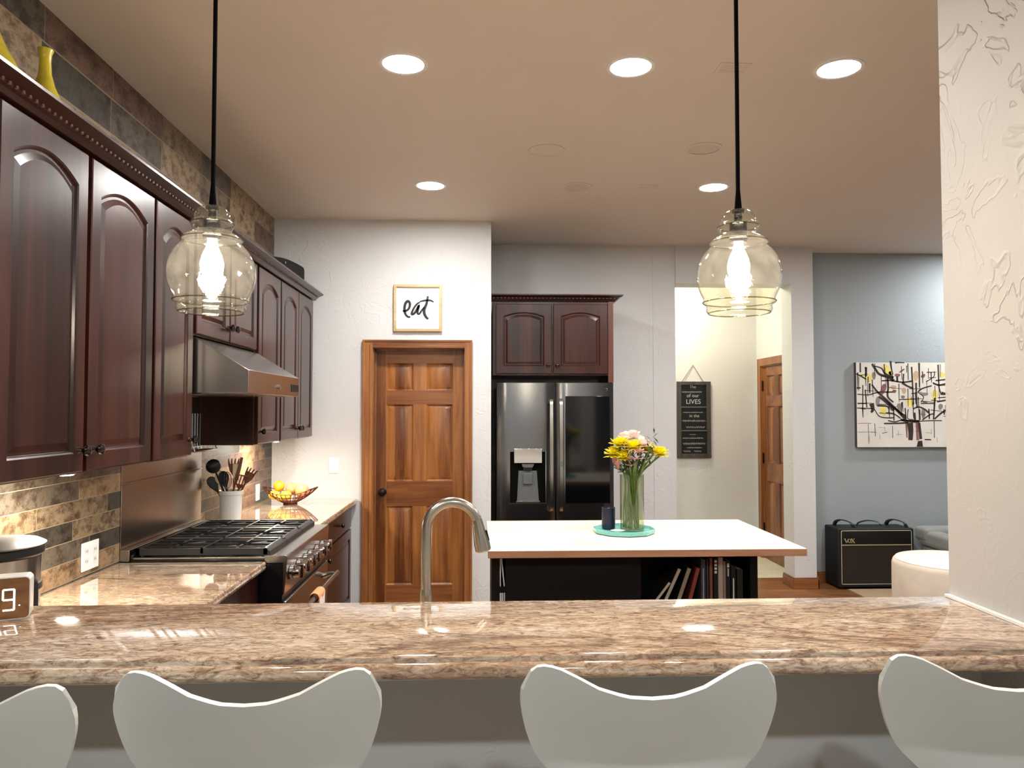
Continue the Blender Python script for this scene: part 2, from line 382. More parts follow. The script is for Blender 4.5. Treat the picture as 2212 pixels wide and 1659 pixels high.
    def build(s, name, mats, parent=None, loc=None, smooth=35, bevel=0, bseg=2, subsurf=0):
        if parent is not None: org = ORIG[parent.name]
        else: org = Vector(loc) if loc is not None else Vector((0, 0, 0))
        me = bpy.data.meshes.new(name)
        me.from_pydata([tuple(p - org) for p in s.v], [], s.f)
        if not isinstance(mats, (list, tuple)): mats = [mats]
        for m in mats: me.materials.append(m)
        me.polygons.foreach_set('material_index', s.m)
        bm = bmesh.new(); bm.from_mesh(me); bmesh.ops.recalc_face_normals(bm, faces=bm.faces); bm.to_mesh(me); bm.free()
        if smooth:
            me.shade_smooth(); me.set_sharp_from_angle(angle=math.radians(smooth))
        o = bpy.data.objects.new(name, me); COL.objects.link(o)
        if parent is not None: o.parent = parent
        else: o.location = org
        ORIG[o.name] = org.copy()
        if bevel:
            b = o.modifiers.new('bevel', 'BEVEL'); b.width = bevel; b.segments = bseg; b.limit_method = 'ANGLE'; b.angle_limit = math.radians(40)
        if subsurf:
            q = o.modifiers.new('sub', 'SUBSURF'); q.levels = subsurf; q.render_levels = subsurf
        return o

def tag(o, label=None, cat=None, group=None, kind=None):
    if label: o['label'] = label
    if cat: o['category'] = cat
    if group: o['group'] = group
    if kind: o['kind'] = kind
    return o
def thing(name, loc, label, cat, group=None, kind=None):
    o = bpy.data.objects.new(name, None); COL.objects.link(o); o.location = loc; o.empty_display_size = 0.05
    ORIG[o.name] = Vector(loc); return tag(o, label, cat, group, kind)
def dup(root, loc, rotz=0.0, label=None):
    r = root.copy(); COL.objects.link(r); r.location = loc; r.rotation_euler = (0, 0, rotz)
    if label: r['label'] = label
    for ch in list(root.children):
        c = ch.copy(); COL.objects.link(c); c.parent = r
        for g in list(ch.children):
            d = g.copy(); COL.objects.link(d); d.parent = c
    return r
def B(*a, mi=0): return MB().box(*a, mi=mi)
def struct(o): return tag(o, kind='structure')
def frame(o, u, v, n):
    M = Matrix.Identity(4)
    for i, a in enumerate((u, v, n)):
        for j in range(3): M[j][i] = a[j]
    for j in range(3): M[j][3] = o[j]
    return M
def curve(pts, k=6):
    """Catmull-Rom through the points"""
    P = [Vector(p) for p in pts]; out = []
    for i in range(len(P) - 1):
        a, b, c, d = P[max(i-1, 0)], P[i], P[i+1], P[min(i+2, len(P)-1)]
        for j in range(k):
            t = j / k
            out.append(0.5 * ((2*b) + (c-a)*t + (2*a-5*b+4*c-d)*t*t + (3*b-a-3*c+d)*t**3))
    out.append(P[-1]); return out

# ------------------------------------------------------------------ room shell
struct(B(-1.75, 6.2, -3.1, 7.17, -0.06, 0).build('floor', M_floor, smooth=0))
struct(B(1.3, 3.15, 7.17, 8.45, -0.06, 0).build('floor_hall', M_hallfloor, smooth=0))
struct(B(-1.75, 6.2, -3.1, 8.45, CEIL, CEIL + 0.08).build('ceiling', M_ceil, smooth=0))
struct(B(-1.75, -1.60, -3.1, 6.85, 0, CEIL).build('wall_left', M_slate, smooth=0))
wb = MB().box(-1.6, -0.845, 5.90, 6.85, 0, CEIL).box(-0.115, 0.078, 5.90, 6.85, 0, CEIL).box(-0.845, -0.115, 5.90, 6.85, 2.085, CEIL).box(-0.845, -0.115, 6.06, 6.85, 0, 2.085)
struct(wb.build('wall_back', M_wall, smooth=0))
struct(B(0.078, 1.545, 6.75, 6.95, 0, CEIL).build('wall_alcove', M_wall, smooth=0))
wo = MB().box(1.545, 1.745, 6.743, 6.95, 0, CEIL).box(2.80, 3.0, 6.72, 6.95, 0, CEIL).box(1.745, 2.80, 6.72, 6.95, 2.73, CEIL)
struct(wo.build('wall_opening', M_wall, smooth=0))
struct(B(3.0, 6.2, 6.97, 7.1, 0, CEIL).build('wall_living', M_blue, smooth=0))
struct(B(1.2, 3.2, 8.28, 8.40, 0, CEIL).build('wall_hall_back', M_wall, smooth=0))
struct(B(1.2, 1.3, 6.95, 8.28, 0, CEIL).build('wall_hall_left', M_wall, smooth=0))
struct(B(1.30, 1.47, -3.0, 2.075, 0, CEIL).build('wall_right', M_wallr, smooth=0))
struct(B(6.1, 6.2, -3.0, 6.97, 0, CEIL).build('wall_far_right', M_blue, smooth=0))
struct(B(-1.6, 6.1, -3.1, -3.0, 0, CEIL).build('wall_rear', M_wall, smooth=0))
struct(B(-1.6, 1.30, 1.945, 2.075, 0, 1.024).build('wall_bar', M_knee, smooth=0))
# hall side wall with its door opening
wh = MB().box(3.05, 3.17, 8.145, 8.28, 0, CEIL).box(3.05, 3.17, 7.10, 7.385, 0, CEIL).box(3.05, 3.17, 7.385, 8.145, 2.08, CEIL).box(3.13, 3.17, 7.385, 8.145, 0, 2.08)
struct(wh.build('wall_hall_right', M_wall, smooth=0))
struct(B(3.0, 3.05, 6.95, 7.1, 0, CEIL).build('wall_hall_corner', M_wall, smooth=0))
# baseboards
def baseboard(name, poly2):
    mb = MB()
    for (x0, x1, y0, y1) in poly2:
        mb.box(x0, x1, y0, y1, 0.0, 0.085)
        dx = 0.004 if (x1 - x0) < 0.1 else 0; dy = 0.004 if (y1 - y0) < 0.1 else 0
        mb.box(x0 + dx, x1 - dx, y0 + dy, y1 - dy, 0.085, 0.10)
    struct(mb.build(name, M_base, bevel=0.003))
baseboard('baseboard_opening', [(2.785, 3.016, 6.70, 6.719), (2.781, 2.799, 6.72, 6.95), (3.001, 3.018, 6.70, 6.95)])
baseboard('baseboard_living', [(3.02, 6.1, 6.951, 6.969)])
baseboard('baseboard_back', [(-0.06, 0.079, 5.881, 5.899)])
struct(MB().box(1.286, 1.2995, 1.60, 2.076, 1.071, 1.078).build('trim_1', M_caulk))

# six panel doors ------------------------------------------------------------
def panel_slab(mb, w, h, th, holes, ring=((0, 0), (.007, -.011), (.014, -.011), (.042, -.002))):
    xs = sorted({0, w} | {q for H in holes for q in (H[0], H[1])}); zs = sorted({0, h} | {q for H in holes for q in (H[2], H[3])})
    mb.box(0, w, 0, h, 0, th - 0.0005)
    for i in range(len(xs) - 1):
        for j in range(len(zs) - 1):
            cx, cz = (xs[i] + xs[i+1]) / 2, (zs[j] + zs[j+1]) / 2
            if any(H[0] < cx < H[1] and H[2] < cz < H[3] for H in holes): continue
            mb.box(xs[i], xs[i+1], zs[j], zs[j+1], th - 0.0125, th)
    for H in holes:
        ls = []
        for ins, d in ring:
            a, b, c, e = H[0] + ins, H[1] - ins, H[2] + ins, H[3] - ins
            ls.append([(a, c, th + d), (b, c, th + d), (b, e, th + d), (a, e, th + d)])
        mb.loops(ls, cap0=False)
def six_holes(w, top=2.03):
    a, b = 0.088, w/2 - 0.052; c, d = w/2 + 0.052, w - 0.088
    return [(x0, x1, z0, z1) for x0, x1 in ((a, b), (c, d)) for z0, z1 in ((0.225, 0.835), (1.03, 1.63), (1.74, 1.955))]
def slab_fill(w, h, th, holes):
    """door body with true recesses behind the panels"""
    mb = MB(); return mb
def door_leaf(M, w, h, th=0.035):
    mb = MB(); mb.M = M
    holes = six_holes(w)
    xs = sorted({0, w} | {q for H in holes for q in (H[0], H[1])}); zs = sorted({0, h} | {q for H in holes for q in (H[2], H[3])})
    mb.box(0, w, 0, h, 0, th - 0.013)
    for i in range(len(xs) - 1):
        for j in range(len(zs) - 1):
            cx, cz = (xs[i] + xs[i+1]) / 2, (zs[j] + zs[j+1]) / 2
            if any(H[0] < cx < H[1] and H[2] < cz < H[3] for H in holes): continue
            rail = (zs[j+1] <= 0.226 or 0.83 < cz < 1.03 or 1.63 < cz < 1.74 or cz > 1.955) and xs[i] > 0.05 and xs[i+1] < w - 0.05
            mb.box(xs[i], xs[i+1], zs[j], zs[j+1], th - 0.0135, th, mi=1 if rail else 0)
    for H in holes:
        ls = []
        for ins, d in ((0, 0), (.006, -.006), (.012, -.0125), (.040, -.003)):
            a, b, c, e = H[0] + ins, H[1] - ins, H[2] + ins, H[3] - ins
            ls.append([(a, c, th + d), (b, c, th + d), (b, e, th + d), (a, e, th + d)])
        mb.loops(ls, cap0=False)
    return mb
d1 = thing('door_1', (-0.48, 5.98, 0), 'brown six-panel wooden door under the eat sign', None, kind='structure')
door_leaf(frame((-0.828, 6.03, 0.005), (1, 0, 0), (0, 0, 1), (0, -1, 0)), 0.696, 2.055).build('door_leaf', [M_alder, M_alderX], d1, smooth=20)
cs = MB()
for x0, x1 in ((-0.913, -0.834), (-0.126, -0.068)):
    cs.box(x0, x1, 5.878, 5.8995, 0, 2.133)
    xa, xb = (x1 - 0.022, x1) if x0 < -0.5 else (x0, x0 + 0.022)
    cs.box(xa, xb, 5.870, 5.878, 0, 2.092)
    xc, xd = (x0, x0 + 0.016) if x0 < -0.5 else (x1 - 0.016, x1)
    cs.box(xc, xd, 5.872, 5.878, 0, 2.133)
cs.box(-0.834, -0.126, 5.878, 5.8995, 2.07, 2.133, mi=1).box(-0.834, -0.126, 5.870, 5.878, 2.07, 2.092, mi=1).box(-0.897, -0.084, 5.872, 5.878, 2.117, 2.133, mi=1)
cs.build('door_casing', [M_alderT, M_alderX], d1, bevel=0.002)
jb = MB().box(-0.8445, -0.8285, 5.9, 6.058, 0, 2.084).box(-0.1315, -0.1155, 5.9, 6.058, 0, 2.084).box(-0.8285, -0.1315, 5.9, 6.058, 2.066, 2.084)
jb.box(-0.8285, -0.816, 5.975, 5.99, 0, 2.066).box(-0.144, -0.1315, 5.975, 5.99, 0, 2.066).box(-0.8285, -0.1315, 5.975, 5.99, 2.054, 2.066)
jb.build('door_jamb', M_alderT, d1)
MB().lathe([(0.030, 5.995), (0.030, 5.988), (0.012, 5.985), (0.010, 5.962), (0.020, 5.955), (0.029, 5.942), (0.030, 5.930), (0.024, 5.920), (0.008, 5.916)], 20, (-0.765, 0, 0.953), 'Y').build('door_knob', M_bronze, d1)
d2 = thing('door_2', (3.05, 7.76, 0), 'brown six-panel door seen edge-on in the hallway', None, kind='structure')
door_leaf(frame((3.10, 8.13, 0.005), (0, -1, 0), (0, 0, 1), (-1, 0, 0)), 0.73, 2.05).build('door_leaf', [M_alder, M_alderX], d2, smooth=20)
MB().box(3.03, 3.0495, 8.135, 8.22, 0, 2.15).box(3.03, 3.0495, 7.31, 7.395, 0, 2.15).box(3.03, 3.0495, 7.395, 8.135, 2.07, 2.15).box(3.05, 3.129, 8.131, 8.144, 0, 2.079).box(3.05, 3.129, 7.386, 7.399, 0, 2.079).box(3.05, 3.129, 7.399, 8.131, 2.058, 2.079).build('door_casing', M_alderT, d2, bevel=0.002)
for z in (1.80, 1.02, 0.27):
    MB().box(3.050, 3.0645, 8.118, 8.132, z, z + 0.11).build('hinge', M_bronze, d2)

# ------------------------------------------------------------------ cabinet doors
def arch_loop(w, h, rise, ins, d, n=14, mw=0.058, mb_=0.06, mt=0.065):
    """outline of the arched panel; ins grows inwards"""
    x0, x1, z0 = mw + ins, w - mw - ins, mb_ + ins
    zt = h - mt - ins; zs = zt - rise
    pts = [(x0, z0, d), (x1, z0, d)]
    cx = (x0 + x1) / 2; hw = (x1 - x0) / 2
    for i in range(n + 1):
        a = i / n; x = x1 - 2 * hw * a; t = (x - cx) / hw
        pts.append((x, zs + rise * (1 - t * t), d))
    return pts
def rect_like(w, h, ins, d, n=14):
    pts = [(ins, ins, d), (w - ins, ins, d)]
    for i in range(n + 1): pts.append((w - ins - (w - 2*ins) * i / n, h - ins, d))
    return pts
def cab_door(M, w, h, rise, th=0.02, arch=True):
    mb = MB(); mb.M = M; r = rise if arch else 0.0
    L = [rect_like(w, h, 0, 0), rect_like(w, h, 0, th - 0.003), rect_like(w, h, 0.004, th),
         arch_loop(w, h, r, 0, th), arch_loop(w, h, r, 0.005, th - 0.003), arch_loop(w, h, r, 0.010, th - 0.010), arch_loop(w, h, r, 0.018, th - 0.010),
         arch_loop(w, h, r, 0.036, th - 0.003)]
    return mb.loops(L)
def knob(M, parent, mat=None):
    mb = MB(); mb.M = M
    mb.lathe([(0.012, 0.0), (0.008, 0.005), (0.007, 0.014), (0.014, 0.020), (0.0185, 0.027), (0.017, 0.034), (0.007, 0.038)], 14)
    return mb.build('knob', mat or M_bronze, parent)
def wall_cabinet(name, y0, y1, z0, z1, doors, label, back=-1.599, front=-1.29, rise=0.05):
    """faces +X; doors: list of (y0, y1, knob side)"""
    t = thing(name, (back, (y0 + y1) / 2, z0), label, 'cabinet', 'dark cherry wall cabinets')
    MB().box(back, front, y0, y1, z0 + 0.0, z1).build('carcass', M_cherry, t, bevel=0.002)
    for a, b, ks in doors:
        M = frame((front + 0.0005, a, z0 + 0.006), (0, 1, 0), (0, 0, 1), (1, 0, 0))
        d = cab_door(M, b - a, z1 - z0 - 0.012, rise).build('door', M_cherry, t, smooth=12)
        if ks:
            ky = (b - 0.03) if ks == 'R' else (a + 0.03)
            knob(frame((front + 0.0205, ky, z0 + 0.075), (0, 1, 0), (0, 0, 1), (1, 0, 0)), d)
    return t
ZT = 2.42
wall_cabinet('wall_cabinet', 1.48, 1.985, 1.385, ZT, [(1.50, 1.97, None)], 'dark cherry wall cabinet nearest the camera, mostly out of frame at the left')
wall_cabinet('wall_cabinet', 1.99, 2.995, 1.385, ZT, [(2.035, 2.488, 'R'), (2.512, 2.985, 'L')], 'tall double-door cherry wall cabinet at left with two knobs meeting')
wall_cabinet('wall_cabinet', 3.0, 3.405, 1.385, ZT, [(3.008, 3.397, 'R')], 'single-door cherry wall cabinet just before the steel range hood')
wall_cabinet('wall_cabinet', 3.41, 4.365, 1.925, ZT, [(3.435, 3.88, 'R'), (3.895, 4.345, 'L')], 'short cherry cabinet directly above the steel range hood')
wall_cabinet('wall_cabinet', 4.37, 4.865, 1.39, ZT, [(4.385, 4.853, 'L')], 'single-door cherry wall cabinet just past the range hood', rise=0.05)
wall_cabinet('wall_cabinet', 4.87, 5.79, 1.39, ZT, [(4.882, 5.325, 'R'), (5.335, 5.778, 'L')], 'farthest double-door cherry wall cabinet, under the black speaker', rise=0.05)
# crown moulding
def crown_profile(x, z):
    return [(x - 0.03, z + 0.001), (x + 0.012, z + 0.001), (x + 0.018, z + 0.007), (x + 0.022, z + 0.014), (x + 0.032, z + 0.019), (x + 0.036, z + 0.026),
            (x + 0.046, z + 0.031), (x + 0.064, z + 0.038), (x + 0.072, z + 0.042), (x + 0.072, z + 0.051), (x - 0.03, z + 0.051)]
cr = thing('crown_moulding', (-1.27, 3.6, ZT), 'beaded dark cherry crown moulding running along the left wall cabinets', 'moulding')
MB().prism(crown_profile(-1.27, ZT), 'Y', 1.48, 5.80).build('moulding', M_cherryY, cr, smooth=25)
bd = MB()
for i in range(int((5.78 - 1.5) / 0.03)):
    bd.sphere((-1.234, 1.5 + i * 0.03, ZT + 0.0235), 0.0065, 6)
bd.build('bead_row', M_bead, cr)
# fridge cabinet
fc = thing('wall_cabinet', (0.57, 6.4, 1.865), 'dark cherry double-door cabinet above the refrigerator', 'cabinet')
MB().box(0.09, 1.052, 6.012, 6.749, 1.865, 2.455).build('carcass', M_cherry, fc, bevel=0.002)
B(1.012, 1.054, 6.0, 6.0115, 1.81, 2.455).build('side_stile', M_cherryL, fc)['label'] = 'lighter reddish end stile'
for a, b, ks in ((0.118, 0.560, 'R'), (0.574, 1.006, 'L')):
    d = cab_door(frame((a, 6.0115, 1.878), (1, 0, 0), (0, 0, 1), (0, -1, 0)), b - a, 0.555, 0.03).build('door', M_cherry, fc, smooth=12)
    kx = b - 0.03 if ks == 'R' else a + 0.03
    knob(frame((kx, 5.991, 1.945), (1, 0, 0), (0, 0, 1), (0, -1, 0)), d)
fcr = MB()
prof = [(-(x + 1.27), z) for x, z in crown_profile(-1.27, 2.455)]
L0 = [(0.082, 6.012 + p, z) for p, z in prof]; L1 = [(1.054 - p, 6.012 + p, z) for p, z in prof]; L2 = [(1.054 - p, 6.748, z) for p, z in prof]
fcr.loops([L0, L1, L2], closed=True)
cr2 = thing('crown_moulding', (0.57, 6.0, 2.455), 'beaded dark cherry crown moulding over the refrigerator cabinet', 'moulding')
fcr.build('moulding', M_cherryX, cr2, smooth=25)
bd = MB()
for i in range(33): bd.sphere((0.10 + i * 0.03, 5.976, 2.4785), 0.0065, 6)
bd.build('bead_row', M_bead, cr2)
# tall side panel beside fridge
tag(B(1.0455, 1.054, 6.03, 6.749, 0, 1.8645).build('fridge_panel', M_cherryL, loc=(1.05, 6.4, 0)), 'reddish wood end panel on the right of the refrigerator', 'panel')

# ------------------------------------------------------------------ base cabinets and worktops
def base_cabinet(y0, y1, label, knobs=True, front=-1.005):
    t = thing('base_cabinet', (-1.3, (y0 + y1) / 2, 0), label, 'cabinet', 'dark cherry base cabinets')
    MB().box(-1.599, front, y0, y1, 0.10, 0.872).box(-1.599, front - 0.06, y0, y1, 0, 0.10).build('carcass', M_cherry, t, bevel=0.002)
    M = frame((front + 0.0005, y0 + 0.01, 0.705), (0, 1, 0), (0, 0, 1), (1, 0, 0))
    mb = MB(); mb.M = M; mb.box(0, y1 - y0 - 0.02, 0, 0.155, 0, 0.02)
    d = mb.build('drawer', M_cherry, t, bevel=0.004)
    knob(frame((front + 0.0205, (y0 + y1) / 2, 0.785), (0, 1, 0), (0, 0, 1), (1, 0, 0)), d)
    d = cab_door(frame((front + 0.0005, y0 + 0.01, 0.115), (0, 1, 0), (0, 0, 1), (1, 0, 0)), y1 - y0 - 0.02, 0.575, 0, arch=False).build('door', M_cherry, t, smooth=12)
    knob(frame((front + 0.0205, y0 + 0.04, 0.63), (0, 1, 0), (0, 0, 1), (1, 0, 0)), d)
base_cabinet(2.86, 3.44, 'dark cherry base cabinet under the near granite counter, left of the range')
base_cabinet(4.405, 4.865, 'dark cherry base cabinet just beyond the range')
base_cabinet(4.87, 5.86, 'dark cherry base cabinet at the far corner beside the brown door')
sc_ = thing('sink_cabinet', (0.0, 2.4, 0), 'dark cherry sink base cabinets behind the raised bar', 'cabinet')
MB().box(-1.0, 1.28, 2.078, 2.62, 0.1, 0.872).box(-1.0, 1.28, 2.078, 2.56, 0, 0.1).box(-1.599, -1.0, 2.078, 2.855, 0, 0.872).build('carcass', M_cherry, sc_)
for i in range(4): cab_door(frame((-0.95 + (i + 1) * 0.55, 2.6205, 0.12), (-1, 0, 0), (0, 0, 1), (0, 1, 0)), 0.53, 0.73, 0, arch=False).build('door', M_cherry, sc_, smooth=30)

def edge_profile(e, z0, z1, k):
    """rounded counter edge; e = outer coordinate, k = +1/-1 outward direction"""
    h = z1 - z0
    return [(e - k*0.006, z1), (e - k*0.001, z1 - h*0.12), (e, z1 - h*0.3), (e - k*0.004, z1 - h*0.42), (e - k*0.0, z1 - h*0.6), (e - k*0.003, z1 - h*0.85), (e - k*0.012, z0)]
near = MB()
pr = [(-1.5995, 0.8735), (-1.5995, 0.914)] + edge_profile(-0.955, 0.8735, 0.914, 1)
near.prism(pr, 'Y', 2.63, 3.447)
near.box(-1.5995, 1.295, 2.0765, 2.63, 0.8735, 0.914)
tag(near.build('granite_worktop', M_granite, loc=(-1.3, 2.9, 0.87), smooth=30), 'L-shaped granite worktop left of the range, behind the bar', 'counter')
far = MB().prism([(-1.5995, 0.8735), (-1.5995, 0.914)] + edge_profile(-0.945, 0.8735, 0.914, 1), 'Y', 4.398, 5.88)
far.box(-1.5995, -0.965, 5.88, 5.899, 0.8735, 0.914)
tag(far.build('granite_worktop', M_granite, loc=(-1.3, 5.1, 0.87), smooth=30), 'far granite worktop carrying the fruit bowl', 'counter')
# raised bar top: ogee front edge
x0, x1 = -1.598, 1.2985
bp = [(2.075, 1.025), (2.075, 1.07), (1.632, 1.07), (1.624, 1.066), (1.622, 1.0575), (1.610, 1.0565), (1.601, 1.051), (1.597, 1.041), (1.599, 1.032), (1.606, 1.025)]
bar = MB()
poly0 = [(x0, a, b) for a, b in bp]; poly1 = [(x1, a, b) for a, b in bp]
bar.loops([poly0, poly1])
tag(bar.build('bar_counter', M_granite, loc=(-0.15, 1.84, 1.025), smooth=50), 'long raised granite bar top across the foreground', 'counter')

# ------------------------------------------------------------------ range and hood
rg = thing('gas_range', (-1.2, 3.92, 0), 'stainless six-burner gas range with black grates between the counters', 'range')
Y0, Y1 = 3.455, 4.388
MB().box(-1.55, -0.885, Y0, Y1, 0.09, 0.905).box(-1.55, -0.95, Y0 + 0.03, Y1 - 0.03, 0.0, 0.09).build('body', M_blackm, rg)
MB().box(-1.552, -0.965, Y0, Y1, 0.9055, 0.925).box(-1.552, -1.54, Y0, Y1, 0.925, 0.945).build('cooktop', M_blackm, rg, bevel=0.003)
MB().prism([(-0.965, 0.906), (-0.965, 0.94), (-0.870, 0.940), (-0.864, 0.936), (-0.863, 0.928), (-0.876, 0.765), (-0.884, 0.760), (-0.884, 0.906)], 'Y', Y0, Y1).box(-1.54, -0.965, Y0, Y0 + 0.016, 0.925, 0.934).box(-1.54, -0.965, Y1 - 0.016, Y1, 0.925, 0.934).build('control_panel', M_steel, rg, bevel=0.002)
od = MB().box(-0.884, -0.868, Y0 + 0.006, Y1 - 0.006, 0.19, 0.735).build('oven_door', M_steel, rg, bevel=0.004)
MB().box(-0.8678, -0.866, Y0 + 0.17, Y1 - 0.17, 0.33, 0.58).build('oven_window', M_blackg, od)
MB().box(-0.884, -0.870, Y0 + 0.006, Y1 - 0.006, 0.10, 0.18).build('kick_panel', M_steel, rg, bevel=0.002)
hd = MB().tube([(-0.795, Y0 + 0.05, 0.69), (-0.795, Y1 - 0.10, 0.69)], 0.0125, 14)
for y in (Y0 + 0.08, Y1 - 0.13): hd.tube([(-0.868, y, 0.675), (-0.83, y, 0.688), (-0.797, y, 0.69)], [0.016, 0.012, 0.011], 10)
hd.build('oven_handle', M_steel, rg)
for y in (3.52, 3.655, 3.79, 3.89, 4.045, 4.18):
    k = MB().lathe([(0.036, -0.877), (0.036, -0.868), (0.031, -0.865)], 20, (0, y, 0.855), 'X', mi=1)
    k.lathe([(0.028, -0.866), (0.031, -0.845), (0.028, -0.822), (0.022, -0.816)], 20, (0, y, 0.855), 'X')
    k.box(-0.838, -0.806, y - 0.006, y + 0.006, 0.826, 0.886)
    k.build('control_knob', [M_chrome, M_black], rg, bevel=0.001)
# grates: three sections
GX0, GX1, GZ = -1.535, -0.955, 0.97
sec = [(Y0 + 0.012, 3.760), (3.764, 4.078), (4.082, Y1 - 0.012)]
for (a, b) in sec:
    g = MB(); w = 0.011
    g.box(GX0, GX1, a, a + w*1.6, GZ - 0.028, GZ).box(GX0, GX1, b - w*1.6, b, GZ - 0.028, GZ)
    g.box(GX0, GX0 + w*1.6, a, b, GZ - 0.028, GZ)
    g.prism([(GX1 - 0.018, GZ - 0.034), (GX1 - 0.018, GZ), (GX1 - 0.008, GZ), (GX1 + 0.012, GZ - 0.014), (GX1 + 0.012, GZ - 0.034)], 'Y', a, b)
    for fx in (GX0 + .02, GX1 - .03):
        for fy in (a + .01, b - .02): g.box(fx, fx + 0.012, fy, fy + 0.012, 0.925, GZ - 0.02)
    mx = (GX0 + GX1) / 2
    g.box(mx - w/2, mx + w/2, a, b, GZ - 0.022, GZ)
    for bx in ((GX0 + mx) / 2, (mx + GX1) / 2):
        cy = (a + b) / 2; hx = (GX1 - GX0) / 4
        for dy in (-0.085, 0.085): g.box(bx - hx + .01, bx + hx - .01, cy + dy - w/2, cy + dy + w/2, GZ - 0.018, GZ - 0.001)
        g.box(bx - hx + .01, bx - 0.03, cy - w/2, cy + w/2, GZ - 0.018, GZ - 0.001).box(bx + 0.03, bx + hx - .01, cy - w/2, cy + w/2, GZ - 0.018, GZ - 0.001)
        g.box(bx - w/2, bx + w/2, a + .01, cy - 0.03, GZ - 0.018, GZ - 0.001).box(bx - w/2, bx + w/2, cy + 0.03, b - .01, GZ - 0.018, GZ - 0.001)
        for sx in (-1, 1):
            for sy in (-1, 1):
                g.tube([(bx + sx*0.03, cy + sy*0.03, GZ - 0.01), (bx + sx*0.105, cy + sy*0.105, GZ - 0.01)], 0.0055, 5)
    g.build('grate', M_iron, rg)
    for bx in ((GX0 + mx) / 2, (mx + GX1) / 2):
        MB().lathe([(0.05, 0.925), (0.05, 0.935), (0.036, 0.938), (0.036, 0.948), (0.030, 0.952)], 18, (bx, (a + b) / 2, 0)).build('burner', M_iron, rg)
MB().box(-1.598, -1.5555, Y0, Y1 + 0.0, 0.915, 0.968).build('back_trim', M_steel, rg, bevel=0.002)
# steel splash panel behind the range
sp = MB().box(-1.5985, -1.594, Y0, 4.42, 0.969, 1.253).box(-1.5985, -1.588, Y0, 4.42, 1.253, 1.262).box(-1.5985, -1.594, Y0, 4.42, 1.262, 1.66)
tag(sp.build('splash_panel', M_steelP, loc=(-1.597, 3.93, 0.97), bevel=0.001), 'polished steel splash panel on the wall behind the range', 'splashback')
# hood
hp = [(-1.5985, 1.665), (-1.035, 1.665), (-1.035, 1.768), (-1.27, 1.912), (-1.5985, 1.912)]
hh = thing('range_hood', (-1.3, 3.89, 1.665), 'stainless steel range hood with a sloping top over the range', 'range hood')
MB().prism(hp, 'Y', 3.425, 4.362).build('hood_shell', M_steel, hh, smooth=10, bevel=0.0015)
MB().lathe([(0.012, -1.0345), (0.012, -1.026), (0.006, -1.024)], 12, (0, 3.92, 1.706), 'X').box(-1.0345, -1.028, 3.875, 3.965, 1.703, 1.709).build('switch_knob', M_chrome, hh)
MB().box(-1.0345, -1.031, 4.19, 4.34, 1.69, 1.73).build('control_plate', M_black, hh, bevel=0.002)
for y in (3.65, 4.13): MB().box(-1.5, -1.1, y - 0.2, y + 0.2, 1.661, 1.6648).build('filter', M_steel, hh)
# wire rack on the splash panel
wr = thing('wire_rack', (-1.59, 4.25, 1.37), 'chrome wire rack of vertical rods hanging behind the cabinet before the range', 'rack')
wm = MB()
for i in range(7): wm.tube([(-1.585, 4.12 + i*0.04, 1.375), (-1.585, 4.12 + i*0.04, 1.57)], 0.004, 6)
for z in (1.385, 1.56): wm.tube([(-1.587, 4.10, z), (-1.587, 4.40, z)], 0.004, 6)
wm.build('rods', M_chrome, wr)
wm = MB().box(-1.592, -1.588, 4.08, 4.41, 1.36, 1.375)
for i in range(9): wm.tube([(-1.588, 4.08 + i*0.041, 1.368), (-1.505, 4.08 + i*0.041, 1.368)], 0.003, 6)
wm.tube([(-1.505, 4.07, 1.368), (-1.505, 4.415, 1.368)], 0.005, 6)
wm.build('shelf', M_chrome, wr)
for y in (4.41, 4.08): MB().tube([(-1.588, y, 1.565), (-1.508, y, 1.37)], 0.003, 6).build('brace', M_chrome, wr)
# towel on the handle
tw = MB()
ring = []
for y in (3.70, 3.715, 3.83, 3.845):
    r = 0.026 if 3.71 < y < 3.84 else 0.022
    ring.append([(-0.795 + r*math.cos(2*PI*i/18), y, 0.69 + r*math.sin(2*PI*i/18)) for i in range(18)])
tw.loops(ring, False, False)
tw.loops([[(-0.795 + 0.0145*math.cos(2*PI*i/18), y, 0.69 + 0.0145*math.sin(2*PI*i/18)) for i in range(18)] for y in (3.70, 3.845)], False, False)
tt = thing('kitchen_towel', (-0.79, 3.77, 0.45), 'peach and white dish towel wrapped over the oven handle', 'towel')
tw.build('wrapped_fold', M_towel, tt)
hg = MB(); cols = []
for k in range(9):
    z = 0.69 - 0.03 * k
    cols.append([(-0.771 + 0.004*math.sin(i*1.1 + k*0.3), 3.712 + 0.014*i, z) for i in range(10)] + [(-0.776 + 0.004*math.sin(i*1.1 + k*0.3), 3.712 + 0.014*i, z) for i in reversed(range(10))])
hg.loops(cols); hg.build('hanging_fold', M_towelW, tt)['label'] = 'white hanging end'

